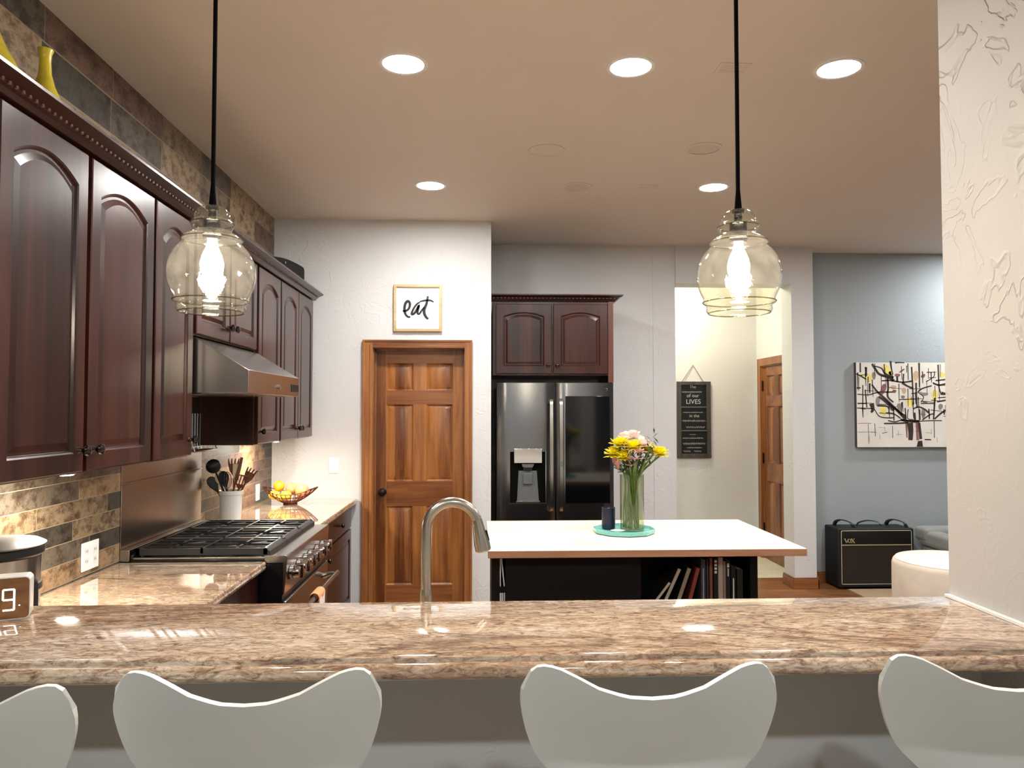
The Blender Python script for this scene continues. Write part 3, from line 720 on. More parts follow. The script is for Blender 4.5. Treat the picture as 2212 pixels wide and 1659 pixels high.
# ------------------------------------------------------------------ refrigerator
fr = thing('refrigerator', (0.585, 6.3, 0), 'black stainless french-door refrigerator with ice dispenser in the alcove', 'refrigerator')
MB().box(0.125, 1.045, 6.012, 6.70, 0.02, 1.775).box(0.16, 1.0, 6.02, 6.6, 0, 0.02).build('body', M_blackm, fr)
def curved_door(xa, xb, z0, z1, yf=5.945, yb=6.008, n=10, bow=0.012):
    mb = MB(); pts = []
    for i in range(n + 1):
        t = i / n; x = xa + (xb - xa) * t; e = min(t, 1 - t)
        y = yf + bow * (2*t - 1)**2 * 0.5 + (0.012 * (1 - min(1, e / 0.05))**2)
        pts.append((x, y))
    poly = pts + [(xb, yb), (xa, yb)]
    return mb.prism(poly, 'Z', z0, z1)
ld = curved_door(0.125, 0.580, 0.72, 1.805).build('door', M_steelD, fr, smooth=40)
rd = curved_door(0.592, 1.045, 0.72, 1.805).build('door', M_steelD, fr, smooth=40)
curved_door(0.125, 1.045, 0.05, 0.705).build('freezer_drawer', M_steelD, fr, smooth=40)
MB().box(0.125, 1.045, 5.99, 6.008, 0.705, 0.72).build('door_gasket', M_black, fr)
MB().box(0.662, 1.012, 5.934, 5.950, 0.862, 1.70).build('glass_panel', M_blackg, rd, bevel=0.002)
MB().tube([(0.985 + .011*math.cos(2*PI*i/16), 5.9445, 1.752 + .011*math.sin(2*PI*i/16)) for i in range(17)], 0.0012, 5).box(0.9825, 0.984, 5.943, 5.9455, 1.746, 1.758).box(0.9825, 0.988, 5.943, 5.9455, 1.746, 1.7475).build('maker_mark', M_chrome, rd)
def handle(x, d):
    p = curve([(x, 5.925, 0.80), (x, 5.895, 0.86), (x, 5.885, 1.2), (x, 5.895, 1.62), (x, 5.925, 1.675)], 6)
    mb = MB(); ls = []
    for q in p: ls.append([(q.x - 0.015, q.y, q.z), (q.x - 0.012, q.y - 0.012, q.z), (q.x + 0.012, q.y - 0.012, q.z), (q.x + 0.015, q.y, q.z)])
    mb.loops(ls); mb.box(x - .012, x + .012, 5.92, 5.952, 0.80, 0.83).box(x - .012, x + .012, 5.92, 5.952, 1.645, 1.675)
    mb.build('door_handle', M_steel, d)
handle(0.548, ld); handle(0.624, rd)
MB().box(0.617, 0.631, 5.8715, 5.874, 1.155, 1.195).build('handle_badge', M_grey, rd)
dp = thing  # dispenser pieces under the left door
MB().box(0.228, 0.504, 5.940, 5.952, 0.868, 1.265).build('dispenser_bay', M_gap, ld)
MB().box(0.222, 0.510, 5.936, 5.941, 0.860, 0.868).box(0.504, 0.509, 5.936, 5.941, 0.868, 1.27).build('dispenser_trim', M_steel, ld)
MB().box(0.258, 0.476, 5.918, 5.945, 1.178, 1.290).build('dispenser_head', M_chrome, ld, bevel=0.002)
MB().prism([(0.318, 1.17), (0.415, 1.17), (0.405, 1.146), (0.395, 1.142), (0.335, 1.142), (0.323, 1.15)], 'Y', 5.922, 5.94).build('dispenser_spout', M_grey, ld, bevel=0.002)
MB().prism([(0.328, 1.14), (0.402, 1.14), (0.395, 1.118), (0.335, 1.118)], 'Y', 5.926, 5.94).build('dispenser_nozzle', M_black, ld)
MB().prism([(0.282, 0.885), (0.452, 0.885), (0.436, 1.118), (0.294, 1.118)], 'Y', 5.936, 5.9395).build('dispenser_back', M_grey, ld)
MB().box(0.328, 0.402, 5.924, 5.936, 1.012, 1.10).build('dispenser_paddle', M_grey, ld, bevel=0.005)
MB().box(0.275, 0.460, 5.925, 5.94, 0.870, 0.884).build('drip_tray', M_steel, ld, bevel=0.002)

# ------------------------------------------------------------------ island
it = thing('kitchen_island', (0.8, 4.17, 0), 'kitchen island with a pale wood top and dark book-filled base', 'kitchen island')
tp = MB().box(0.035, 1.59, 3.665, 4.665, 0.878, 0.9135)
tpo = tp.build('island_top', [M_maple, M_mapleE], it, bevel=0.002)
for p in tpo.data.polygons:
    if abs(p.normal.z) < 0.5: p.material_index = 1
BX0, BX1, BY0, BY1 = 0.055, 1.393, 3.80, 4.52
bs = MB()
bs.box(BX0, 0.092, BY0, BY1, 0, 0.8775).box(0.123, 0.80, BY0, BY1, 0, 0.8775).box(0.092, 0.123, 4.10, BY1, 0, 0.8775)      # left post, magazine slot, dark solid middle for a shaded open bay
bs.box(0.80, BX1, 4.10, BY1, 0, 0.8775).box(1.355, BX1, BY0, 4.10, 0, 0.8775)
bs.box(0.80, 1.355, BY0, 4.10, 0, 0.10).box(0.80, 1.355, BY0, 4.10, 0.53, 0.55).box(0.80, 1.355, BY0, 4.10, 0.862, 0.8775)
bs.box(0.092, 0.123, BY0, 4.10, 0.0, 0.10).box(0.092, 0.123, BY0, 4.10, 0.863, 0.8775)
bs.build('island_base', M_dark, it)
MB().box(0.0925, 0.1225, 3.803, 4.098, 0.688, 0.712).build('rack_shelf', M_black, it)
MB().box(0.1235, 0.7995, 3.794, 3.7998, 0.10, 0.86).build('shade_panel', M_dark, it)  # solid dark panel standing in for the shade inside an open bay
# books
def book(x, w, h, col, lean, label, dep=0.2, z=0.5505, y=3.815, spine=None, rough=0.5, stripes=None, sp=None):
    t = thing('book', (x, y, z), label, 'book', 'books in the island shelf')
    R = Matrix.Translation((x, y, z)) @ Matrix.Rotation(math.radians(lean), 4, 'Y')
    if lean > 0: pass
    m = mk('cover ' + col, col, rough)
    c = MB(); c.M = R; c.box(0, 0.003, 0, dep, 0, h).box(w - 0.003, w, 0, dep, 0, h).box(0.003, w - 0.003, 0, 0.004, 0, h); c.build('cover', m, t, bevel=0.0008)
    c = MB(); c.M = R; c.box(0.0032, w - 0.0032, 0.0045, dep - 0.004, 0.003, h - 0.003); c.build('pages', M_pages, t)
    if stripes:
        c = MB(); c.M = R
        for a, b, wd in stripes: c.box(w/2 - wd/2, w/2 + wd/2, -0.0008, 0.0002, a, b)
        c.build('spine_title' if not sp else 'spine', M_plate if not sp else mk('spine ' + sp, sp, rough), t)
    return t
def bx(px): return (px - 1039) / 427.0
book(bx(1513), .022, .285, '#4a5157', 0, 'slate grey book with mottled spine, first upright one right of the leaning red book', stripes=[(.05, .24, .002)])
book(bx(1525.2), .008, .285, '#4a4652', 0, 'thin dark violet book right of the slate grey one')
book(bx(1531.8), .014, .292, '#8c5a40', 0, 'terracotta brown book standing left of the black book with white lettering')
sx = [(0.215 + 0.018*i, 0.227 + 0.018*i, .012) for i in range(4)]
book(bx(1540.5), .019, .289, '#1d191a', 0, 'black book with blocky white lettering on its spine', stripes=sx)
book(bx(1550.3), .0235, .295, '#b9aea6', 0, 'thick pale grey book, the lightest and tallest in the shelf')
book(bx(1561.2), .0125, .275, '#94887a', 0, 'taupe book directly right of the tall pale grey book')
book(bx(1567.5), .020, .280, '#1c2328', 0, 'black book with a teal-grey spine mark, right of the taupe one', stripes=[(.20, .24, .005), (.245, .265, .01)])
book(bx(1578.5), .022, .250, '#171719', 0, 'black book with a narrow white strip low on its spine', stripes=[(.07, .19, .006)])
book(bx(1591), .030, .235, '#1b211a', 0, 'dark green-black book, last one before the shelf end', stripes=[(.075, .085, .02)])
book(1.018, .020, .255, '#6a2b24', 15.5, 'brick red book leaning right against the upright ones', stripes=[(.002, .253, .016)], sp='#9a4a3c')
book(.953, .022, .262, '#171412', 19.5, 'dark book with a pale tan spine leaning, directly left of the red one', stripes=[(.002, .26, .018)], sp='#a59a88')
book(.878, .020, .270, '#191716', 25, 'dark book with an off-white spine leaning left of the tan-spined one', stripes=[(.002, .268, .015)], sp='#c2bcae')
book(.806, .016, .225, '#1d1a18', 38, 'cream-spined book slumped lowest at the far left of the shelf', stripes=[(.002, .223, .012)], sp='#cfc5b4')
def magazine(x, z, h, lean, label, w=0.006, mat=None):
    t = MB(); t.M = Matrix.Translation((x, 3.806, z)) @ Matrix.Rotation(math.radians(lean), 4, 'Y')
    t.box(0, w, 0, 0.22, 0, h)
    tag(t.build('magazine', M_plate, loc=(x, 3.806, z), bevel=0.0006), label, 'magazine', 'magazines in the narrow island slot')
magazine(0.0945, 0.7125, .135, 0, 'upright white magazine at the left of the upper slot in the island')
magazine(0.1145, 0.7125, .140, -6, 'white magazine leaning left in the upper slot of the island')
magazine(0.0945, 0.55, .13, 0, 'pale magazine at the left of the lower slot in the island', 0.009)
magazine(0.106, 0.55, .13, 0, 'pale magazine in the middle of the lower slot in the island')
magazine(0.116, 0.55, .13, 0, 'pale magazine at the right of the lower slot in the island', 0.005)
tag(MB().box(0.0925, 0.1225, 3.804, 4.09, 0.535, 0.5495).build('slot_divider', M_black, loc=(0.1075, 3.95, 0.535)), 'black divider shelf low in the narrow island slot', 'shelf')

# tray, vase, cup
TC = (0.79, 4.19)
tr = MB(); n = 10
def dec(r, z): return [(TC[0] + r*math.cos(2*PI*i/n + .31), TC[1] + r*math.sin(2*PI*i/n + .31)*1.05, z) for i in range(n)]
tr.loops([dec(0.150, 0.9145), (dec(0.168, 0.918)), dec(0.171, 0.938), dec(0.165, 0.940), dec(0.155, 0.927), dec(0.02, 0.925)])
tag(tr.build('tray', M_teal, loc=(TC[0], TC[1], 0.9145), smooth=20), 'ten-sided teal ceramic tray on the island top', 'tray')
VX, VY, VZ = 0.832, 4.17, 0.9275
va = MB().lathe([(0.0, VZ), (0.062, VZ), (0.0655, VZ + .004), (0.0655, VZ + .305), (0.0665, VZ + .307), (0.0645, VZ + .307), (0.063, VZ + .30), (0.063, VZ + .012), (0.0, VZ + .010)], 32, (VX, VY, 0), cap=(False, False))
tag(va.build('flower_vase', M_water, loc=(VX, VY, VZ), smooth=30), 'clear cylindrical glass vase of flowers standing on the teal tray', 'vase')
cup = MB().lathe([(0.0, VZ), (0.030, VZ), (0.036, VZ + .004), (0.038, VZ + .03), (0.0375, VZ + .118), (0.036, VZ + .120), (0.034, VZ + .116), (0.034, VZ + .01), (0, VZ + .008)], 24, (0.712, 4.235, 0), cap=(False, False))
tag(cup.build('cup', M_navy, loc=(0.712, 4.235, VZ), smooth=35), 'navy blue cup on the teal tray behind the vase', 'cup')
dsh = MB().lathe([(0.0, VZ), (0.022, VZ), (0.034, VZ + .007), (0.036, VZ + .009), (0.031, VZ + .008), (0.018, VZ + .003), (0, VZ + .003)], 24, (0.745, 4.125, 0), cap=(False, False), sx=1.15)
tag(dsh.build('small_dish', M_ceram, loc=(0.745, 4.125, VZ), smooth=35), 'small white dish on the teal tray in front of the navy cup', 'dish')

def flower(kind, x, y, z, label, sx=None):
    """stem from inside the vase to the bloom at x, y, z"""
    t = thing('flower', (VX, VY, VZ + 0.012), label, 'flower', 'flowers in the glass vase')
    bx_, by_ = VX + random.uniform(-.035, .035), VY + random.uniform(-.03, .03)
    # cross at the vase mouth
    mx_, my_ = VX + (x - VX) * 0.42, VY + (y - VY) * 0.42
    L = math.hypot(mx_ - VX, my_ - VY)
    if L > 0.045: mx_ = VX + (mx_ - VX) * .045 / L; my_ = VY + (my_ - VY) * .045 / L
    bx_ = VX + random.uniform(-.045, .045); by_ = VY + random.uniform(-.035, .035)
    st = MB().tube(curve([(bx_, by_, VZ + .015), (mx_ * .5 + bx_ * .5, my_ * .5 + by_ * .5, VZ + .16), (mx_, my_, VZ + .305), (x, y, z - 0.008)], 5), 0.0052 if kind != 'bud' else 0.0035, 6)
    for k in range(5 if kind != 'leafy' else 11):      # leaves above the rim
        a = random.uniform(0, 2*PI); f = random.uniform(0.15, .7) if kind != 'leafy' else 0.15 + k * 0.12
        px_, py_, pz_ = mx_ + (x - mx_)*f, my_ + (y - my_)*f, VZ + .305 + (z - VZ - .305)*f
        ln = random.uniform(.035, .06) if kind != 'leafy' else random.uniform(.03, .05)
        dx, dy = math.cos(a), math.sin(a) * .6
        e = (px_ + dx*ln, py_ + dy*ln, pz_ + ln*0.8); c = (px_ + dx*ln*.5, py_ + dy*ln*.5, pz_ + ln*.5)
        st.loops([[(px_, py_, pz_), (px_, py_, pz_ + .001), (px_, py_, pz_ + .002)], [(c[0] - dy*.008, c[1] + dx*.008, c[2]), (c[0], c[1], c[2] + .004), (c[0] + dy*.008, c[1] - dx*.008, c[2])], [e, (e[0], e[1], e[2] + .001), (e[0], e[1], e[2] + .002)]], mi=1)
    st.build('stem', [M_green, M_greenD], t)
    b = MB()
    def petal(az, el, ln, wd, mi=0, base=0.0, curl=0.3):
        ca, sa, ce, se = math.cos(az), math.sin(az), math.cos(el), math.sin(el)
        def P(r, s, up): 
            rr = base + r
            return (x + ca*(ce*rr) - sa*s - ca*se*up, y + sa*(ce*rr) + ca*s - sa*se*up, z + se*rr + ce*up)
        ls = []
        for f, w in ((0, .25), (.35, .8), (.7, 1.0), (.92, .7), (1.0, .2)):
            up = curl * ln * f * f
            ls.append([P(ln*f, -wd*w/2, up + .0025), P(ln*f, 0, up), P(ln*f, wd*w/2, up + .0025), P(ln*f, 0, up + .0012)])
        b.loops(ls, mi=mi)
    if kind == 'mum':
        for ring, (el, cnt, ln) in enumerate(((-.35, 16, .054), (.0, 18, .056), (.35, 16, .054), (.7, 13, .048), (1.05, 9, .042), (1.4, 4, .036))):
            for k in range(cnt): petal(2*PI*k/cnt + ring*.37, el + random.uniform(-.08, .08), ln * random.uniform(.85, 1.1), .017, base=0.002, curl=.15)
        b.build('bloom', M_petY, t)
    elif kind == 'rose':
        for ring, (el, cnt, ln) in enumerate(((-.3, 9, .046), (.05, 10, .048), (.4, 10, .048), (.75, 8, .046), (1.1, 7, .042), (1.4, 5, .038))):
            for k in range(cnt): petal(2*PI*k/cnt + ring*.5, el + random.uniform(-.1, .1), ln * random.uniform(.9, 1.1), .032, base=0.001, curl=.35)
        b.build('bloom', M_petP, t)
    elif kind == 'lily':
        for k in range(9): petal(2*PI*k/9, .5 if k % 2 else .2, random.uniform(.044, .056), .016, curl=-.1)
        b.sphere((x, y, z + .004), .008, 8, mi=1)
        b.build('bloom', [M_petM, M_petC], t)
    elif kind == 'bud':
        for k in range(6): petal(2*PI*k/6, 1.25, .055, .018, curl=.05)
        b.build('bloom', M_petB, t)
    elif kind == 'aster':
        for k in range(11): petal(2*PI*k/11, .1, .026, .008, curl=.0)
        b.sphere((x, y, z + .002), .006, 8, mi=1); b.build('bloom', [M_petB, M_petC], t)
    return t
flower('mum', 0.755, 4.12, 1.400, 'large yellow chrysanthemum at the upper left of the bouquet')
flower('mum', 0.825, 4.10, 1.385, 'yellow chrysanthemum in the middle of the bouquet, left of the mauve lily')
flower('mum', 0.728, 4.15, 1.345, 'yellow chrysanthemum lowest on the left side of the bouquet')
flower('mum', 0.985, 4.16, 1.345, 'yellow chrysanthemum farthest right in the bouquet')
flower('mum', 0.925, 4.20, 1.36, 'yellow chrysanthemum right of centre, tucked behind green twigs')
flower('mum', 0.775, 4.13, 1.33, 'small yellow bloom low at the front left of the bouquet')
flower('rose', 0.80, 4.18, 1.425, 'pale pink bloom at the very top of the bouquet')
flower('rose', 0.885, 4.14, 1.395, 'pale pink bloom right of the top, above the mauve lilies')
flower('rose', 0.850, 4.21, 1.43, 'pale pink bloom at the back of the bouquet top')
flower('lily', 0.848, 4.055, 1.36, 'mauve lily-like flower at the front centre of the bouquet')
flower('lily', 0.832, 4.06, 1.325, 'mauve flower just below the central mauve lily')
flower('aster', 0.803, 4.08, 1.29, 'small brownish star-shaped flower just above the vase rim')
flower('bud', 0.725, 4.12, 1.285, 'dusty brown bud drooping out on the left of the vase')
flower('bud', 0.742, 4.10, 1.262, 'dusty brown bud nearest the vase rim on the left')
flower('leafy', 0.925, 4.12, 1.40, 'dark leafy twig sticking up at the right of the bouquet')
flower('leafy', 0.945, 4.13, 1.36, 'dark leafy twig leaning out at the right below the taller twig')
flower('leafy', 0.90, 4.15, 1.30, 'short dark leafy sprig over the right side of the vase rim')

flower('leafy', 0.80, 4.12, 1.335, 'dark leafy filler sprig at the front, under the yellow blooms')
flower('leafy', 0.86, 4.13, 1.345, 'dark leafy filler sprig under the mauve lilies')
flower('leafy', 0.775, 4.18, 1.34, 'dark leafy filler sprig at the back left of the bouquet')

# ------------------------------------------------------------------ faucet
fa = thing('kitchen_faucet', (-0.153, 2.15, 0.9145), 'brushed nickel gooseneck faucet rising behind the bar top', 'faucet')
MB().lathe([(0.028, 0.9145), (0.028, 0.922), (0.0205, 0.928), (0.0195, 0.98), (0.0175, 1.07), (0.0150, 1.088)], 24, (-0.153, 2.15, 0)).build('faucet_base', M_nickel, fa)
arc = [(-0.153, 2.15, 1.086), (-0.153, 2.15, 1.18), (-0.152, 2.15, 1.25)]
for i in range(1, 15):
    a = PI - i * (PI * 0.90) / 14
    arc.append((-0.080 + 0.072*math.cos(a), 2.15 + 0.015*i/14, 1.255 + 0.072*math.sin(a)))
MB().tube(arc, 0.0148, 18).build('neck', M_nickel, fa)
e = Vector(arc[-1]); dvec = (Vector(arc[-1]) - Vector(arc[-2])).normalized(); dvec = Vector((0.22, 0.02, -1)).normalized()
MB().tube([e, e + dvec*0.004, e + dvec*0.03, e + dvec*0.07, e + dvec*0.088, e + dvec*0.092], [.0150, .0155, .0175, .0225, .0225, .018], 18).build('spray_head', M_nickel, fa)
q = e + dvec*0.035 + Vector((0.018, -0.002, 0.004))
MB().tube([q, q + dvec*0.03], [0.004, 0.005], 8).build('spray_button', M_black, fa)
MB().tube([(-0.135, 2.15, 0.965), (-0.105, 2.15, 0.972)], .012, 12).tube([(-0.11, 2.15, 0.972), (-0.085, 2.13, 1.02)], [.007, .005], 8).build('lever_handle', M_nickel, fa)

# ------------------------------------------------------------------ counter objects
# canister
cn = thing('canister', (-1.445, 2.33, 0.9145), 'stainless steel canister with a shiny lid at the left end of the bar', 'canister')
cx_, cy_ = -1.445, 2.33
MB().lathe([(0.0, .9145), (0.118, .9145), (0.122, .92), (0.121, 1.04), (0.124, 1.152), (0.0, 1.152)], 36, (cx_, cy_, 0), cap=(False, False)).build('canister_body', M_steel, cn, smooth=30)
MB().lathe([(0.124, 1.153), (0.131, 1.160), (0.131, 1.178), (0.126, 1.182), (0.12, 1.182)], 36, (cx_, cy_, 0)).build('rim', M_black, cn)
MB().lathe([(0.130, 1.1825), (0.136, 1.188), (0.118, 1.198), (0.06, 1.206), (0.0, 1.208)], 36, (cx_, cy_, 0), cap=(True, False)).build('lid', M_lid, cn)
MB().lathe([(0.1235, 1.050), (0.126, 1.052), (0.126, 1.070), (0.1235, 1.072)], 36, (cx_, cy_, 0)).tube(curve([(-1.322, 2.30, 1.065), (-1.308, 2.298, 1.09), (-1.303, 2.298, 1.05), (-1.303, 2.298, .95)], 5), 0.0085, 8).build('strap_handle', M_black, cn)
# clock: wooden block with glowing digits; front face from A (left) to B (right)
ck = thing('digital_clock', (-1.19, 1.93, 1.0705), 'wooden block clock glowing 19 on the left end of the bar', 'clock')
A = Vector((-1.287, 1.885, 1.0705)); Bv = Vector((-1.120, 1.955, 1.0705)); u = (Bv - A).normalized(); nrm = u.cross(Vector((0, 0, 1)))
L = (Bv - A).length; Mx = frame(A, u, (0, 0, 1), nrm)
Hc = 0.104; rr = 0.012
def rrect(w, h, r, k=5):
    p = []
    for cx0, cy0, a0 in ((w - r, r, -90), (w - r, h - r, 0), (r, h - r, 90), (r, r, 180)):
        for i in range(k + 1):
            a = math.radians(a0 + 90*i/k); p.append((cx0 + r*math.cos(a), cy0 + r*math.sin(a)))
    return p
body = MB(); body.M = Mx
body.loops([[(a, b, 0.0) for a, b in rrect(L, Hc, rr)], [(a, b, -0.055) for a, b in rrect(L, Hc, rr)]])
body.build('clock_body', M_ceram, ck)
fc_ = MB(); fc_.M = Mx
fc_.loops([[(a + .0025, b + .0025, 0.0003) for a, b in rrect(L - .005, Hc - .005, rr - .002)], [(a + .0025, b + .0025, 0.0012) for a, b in rrect(L - .005, Hc - .005, rr - .002)]])
fc_.build('wood_face', M_clock, ck)
def seg_digit(x, z, w, h, segs, t=0.0045):
    dg = MB(); dg.M = Mx
    S = {'a': ((x, z + h), (x + w, z + h)), 'b': ((x + w, z + h/2), (x + w, z + h)), 'c': ((x + w, z), (x + w, z + h/2)), 'd': ((x, z), (x + w, z)),
         'e': ((x, z), (x, z + h/2)), 'f': ((x, z + h/2), (x, z + h)), 'g': ((x, z + h/2), (x + w, z + h/2))}
    for s in segs: dg.ribbon(list(S[s]), t, lambda a, b, c: (a, b, 0.0013 + c), 0.0006)
    dg.build('digit', M_led, ck)
seg_digit(L - 0.0575, 0.024, 0.0235, 0.050, 'abcdfg', 0.0042); seg_digit(L - 0.090, 0.024, 0.022, 0.050, 'bc', 0.0042)
seg_digit(L - 0.125, 0.024, 0.022, 0.050, 'abged')
dg = MB(); dg.M = Mx
dg.ribbon([(L - 0.0245, 0.034), (L - 0.0215, 0.034)], 0.003, lambda a, b, c: (a, b, 0.0013 + c), 0.0006)
dg.build('indicator_dot', M_led, ck)
# crock of utensils
KX, KY, KZ = -1.462, 4.53, 0.9145
cr_ = MB().lathe([(0, KZ), (0.050, KZ), (0.056, KZ + .006), (0.060, KZ + .10), (0.062, KZ + .178), (0.067, KZ + .182), (0.068, KZ + .203), (0.065, KZ + .205), (0.060, KZ + .20), (0.052, KZ + .02), (0, KZ + .015)], 32, (KX, KY, 0), cap=(False, False))
tag(cr_.build('utensil_crock', M_ceram, loc=(KX, KY, KZ), smooth=35), 'white ceramic crock full of cooking utensils behind the range', 'crock')
def utensil(name, dx, dy, tipx, tipy, tipz, mat, head, label, cat='utensil'):
    t = thing(name, (KX, KY, KZ + .02), label, cat, 'utensils in the white crock')
    b = Vector((KX + dx, KY + dy, KZ + .025)); e = Vector((tipx, tipy, tipz))
    d = (e - b).normalized(); sd = d.cross(Vector((0.45, -0.9, 0))).normalized()
    nn = sd.cross(d)
    MB().tube([b, b + (e - b)*.5, e], [.006, .0055, .005], 8).build('handle', mat, t)
    h = MB()
    def P(a, c, g=0): return e + d*a + sd*c + nn*g
    if head == 'ladle':
        ls = []
        for k in range(7):
            a = k / 6 * PI / 2; r = .042 * math.cos(a) if k < 6 else .004; g = .034 * math.sin(a)
            ls.append([P(.035 + r*math.cos(2*PI*i/16), r*math.sin(2*PI*i/16), g) for i in range(16)])
        h.loops(ls); 
    elif head == 'spoon':
        ls = []
        for a, w in ((-.01, .005), (.01, .014), (.035, .026), (.06, .029), (.08, .022), (.09, .008)):
            ls.append([P(a, -w, .004), P(a, 0, -.006), P(a, w, .004), P(a, 0, -.001)])
        h.loops(ls)
    elif head == 'spatula':
        ls = [[P(a, -w, -.002), P(a, w, -.002), P(a, w, .002), P(a, -w, .002)] for a, w in ((-.01, .006), (.015, .018), (.085, .026), (.09, .024))]; h.loops(ls)
    elif head == 'slotted':
        h.loops([[P(a, -w, -.002), P(a, w, -.002), P(a, w, .002), P(a, -w, .002)] for a, w in ((-.01, .006), (.02, .028))])
        for c in (-.024, -.008, .008, .024): h.tube([P(.018, c), P(.075, c * 1.1)], .0035, 6)
        h.tube([P(.075, -.03), P(.075, .03)], .004, 6)
    elif head == 'pasta':
        h.loops([[P(a, -w, -.003), P(a, w, -.003), P(a, w, .003), P(a, -w, .003)] for a, w in ((-.01, .007), (.02, .024), (.05, .028), (.06, .02))])
        for c in (-.024, -.010, .006, .022): h.tube([P(.04, c), P(.072, c * 1.15, .004), P(.088, c * 1.3, .022)], [.005, .0045, .0025], 6)
    elif head == 'whisk':
        for k in range(5):
            a = PI * k / 5; pts = []
            for i in range(17):
                q_ = 2*PI*i/16; r = .024*math.sin(q_/2 * 2) ; pts.append(P(.04 - .05*math.cos(q_ ) , .024*math.sin(q_)*math.cos(a), .024*math.sin(q_)*math.sin(a)))
            h.tube(pts, .0012, 5)
    elif head == 'stick':
        h.loops([[P(a, -w, -.002), P(a, w, -.002), P(a, w, .002), P(a, -w, .002)] for a, w in ((-.08, .012), (.0, .010), (.055, .0075))])
    h.build('head', mat, t)
utensil('ladle', .03, .01, -1.525, 4.45, 1.235, M_black, 'ladle', 'black ladle leaning left out of the crock, highest at the left', 'ladle')
utensil('serving_spoon', .02, -.02, -1.475, 4.47, 1.150, M_black, 'spoon', 'black serving spoon in the middle of the crock', 'spoon')
utensil('serving_spoon', .03, -.01, -1.540, 4.52, 1.12, M_black, 'spoon', 'black serving spoon hanging low at the left of the crock', 'spoon')
utensil('whisk', .0, -.03, -1.462, 4.47, 1.145, M_chrome, 'whisk', 'small wire whisk at the front of the crock', 'whisk')
utensil('wooden_spatula', -.03, .0, -1.430, 4.58, 1.255, M_spoon, 'stick', 'brown wooden spatula handle sticking highest out of the crock', 'spatula')
utensil('pasta_server', -.03, .01, -1.378, 4.54, 1.17, M_spoon, 'pasta', 'brown pasta server with teeth leaning right out of the crock', 'utensil')
utensil('slotted_turner', -.02, .02, -1.405, 4.50, 1.14, M_spoon, 'slotted', 'brown slotted turner beside the pasta server in the crock', 'turner')
utensil('pasta_server', .01, .03, -1.47, 4.60, 1.21, M_spoon, 'pasta', 'brown pasta server at the back of the crock, behind the ladle', 'utensil')
utensil('wooden_spoon', -.01, -.02, -1.505, 4.49, 1.15, M_spoonL, 'spoon', 'pale wooden spoon leaning left below the ladle in the crock', 'spoon')
utensil('wooden_spatula', -.01, .02, -1.45, 4.57, 1.18, M_spoonL, 'spatula', 'pale wooden spatula in the middle back of the crock', 'spatula')
# fruit bowl
FX, FY, FZ = -1.372, 5.56, 0.9145
bw = MB(); ls = []
for k, (r, z) in enumerate(((.035, 0), (.07, .006), (.11, .022), (.145, .045), (.17, .07))):
    l = []
    for i in range(28):
        a = 2*PI*i/28; st = 1 + .25 * (k/4) * abs(math.cos(a))**3
        l.append((FX + r*math.cos(a)*st*.93, FY + r*math.sin(a)*.85, FZ + .008 + z + (k/4)*.045*abs(math.cos(a))**3))
    ls.append(l)
bw.loops(ls, True, False)
bo = bw.build('fruit_bowl', M_copper, loc=(FX, FY, FZ), smooth=30)
wf = bo.modifiers.new('wire', 'WIREFRAME'); wf.thickness = 0.008; wf.use_even_offset = False
tag(bo, 'openwork copper wire bowl with raised pointed ends holding fruit', 'bowl')
ft = MB().lathe([(0.05, FZ), (0.05, FZ + .007), (0.036, FZ + .009)], 24, (FX, FY, 0)).build('bowl_foot', M_copper, bo)
def fruit(name, x, y, z, r, mat, label, sc=(1, 1, 1), cat='fruit'):
    t = thing(name, (x, y, z - r), label, cat, 'fruit in the wire bowl')
    MB().sphere((x, y, z), r, 20, sc=sc).build('flesh', mat, t)
    MB().lathe([(.004, z + r*sc[2] - .002), (.003, z + r*sc[2] + .0015)], 8, (x, y, 0)).build('stem_end', M_greenD, t)
fruit('orange', FX - .082, FY + .0, FZ + .128, .040, M_orange, 'bright orange at the top left of the fruit pile', cat='orange')
fruit('grapefruit', FX - .004, FY + .05, FZ + .105, .044, M_peach, 'pinkish grapefruit in the middle of the bowl, right of the top orange', cat='grapefruit')
fruit('grapefruit', FX + .085, FY - .01, FZ + .095, .050, M_peach, 'large pinkish grapefruit at the right of the bowl', cat='grapefruit')
fruit('lemon', FX - .105, FY - .04, FZ + .068, .034, M_lemon, 'yellow lemon at the front left of the bowl', (1.2, 1, .95), 'lemon')
fruit('lemon', FX - .015, FY - .065, FZ + .068, .036, M_lemon, 'yellow lemon at the front centre of the bowl', (1.1, 1, .95), 'lemon')
fruit('lemon', FX - .06, FY - .05, FZ + .046, .027, M_lemon, 'yellow lemon lowest between the two front lemons', (1.1, 1, .9), 'lemon')
# outlets and switch
def outlet_left(y0, y1, z0, z1, label, gangs):
    t = thing('wall_outlet', (-1.598, (y0 + y1)/2, z0), label, 'outlet')
    B(-1.5995, -1.594, y0, y1, z0, z1).build('cover_plate', M_plate, t, bevel=0.0015)
    for g in range(gangs):
        cy = y0 + (y1 - y0) * (g + .5) / gangs
        mb = MB()
        for dz in (-.02, .02):
            zc = (z0 + z1)/2 + dz
            mb.box(-1.5935, -1.593, cy - .014, cy + .014, zc - .013, zc + .013)
        mb.build('receptacle', M_white, t)
        mb = MB()
        for dz in (-.02, .02):
            zc = (z0 + z1)/2 + dz
            mb.box(-1.5931, -1.5925, cy - .007, cy - .0045, zc - .004, zc + .006).box(-1.5931, -1.5925, cy + .0045, cy + .007, zc - .004, zc + .006)
        mb.build('slots', M_grey, t)
outlet_left(3.13, 3.262, 0.938, 1.052, 'white double-gang outlet on the slate tiles left of the range', 2)
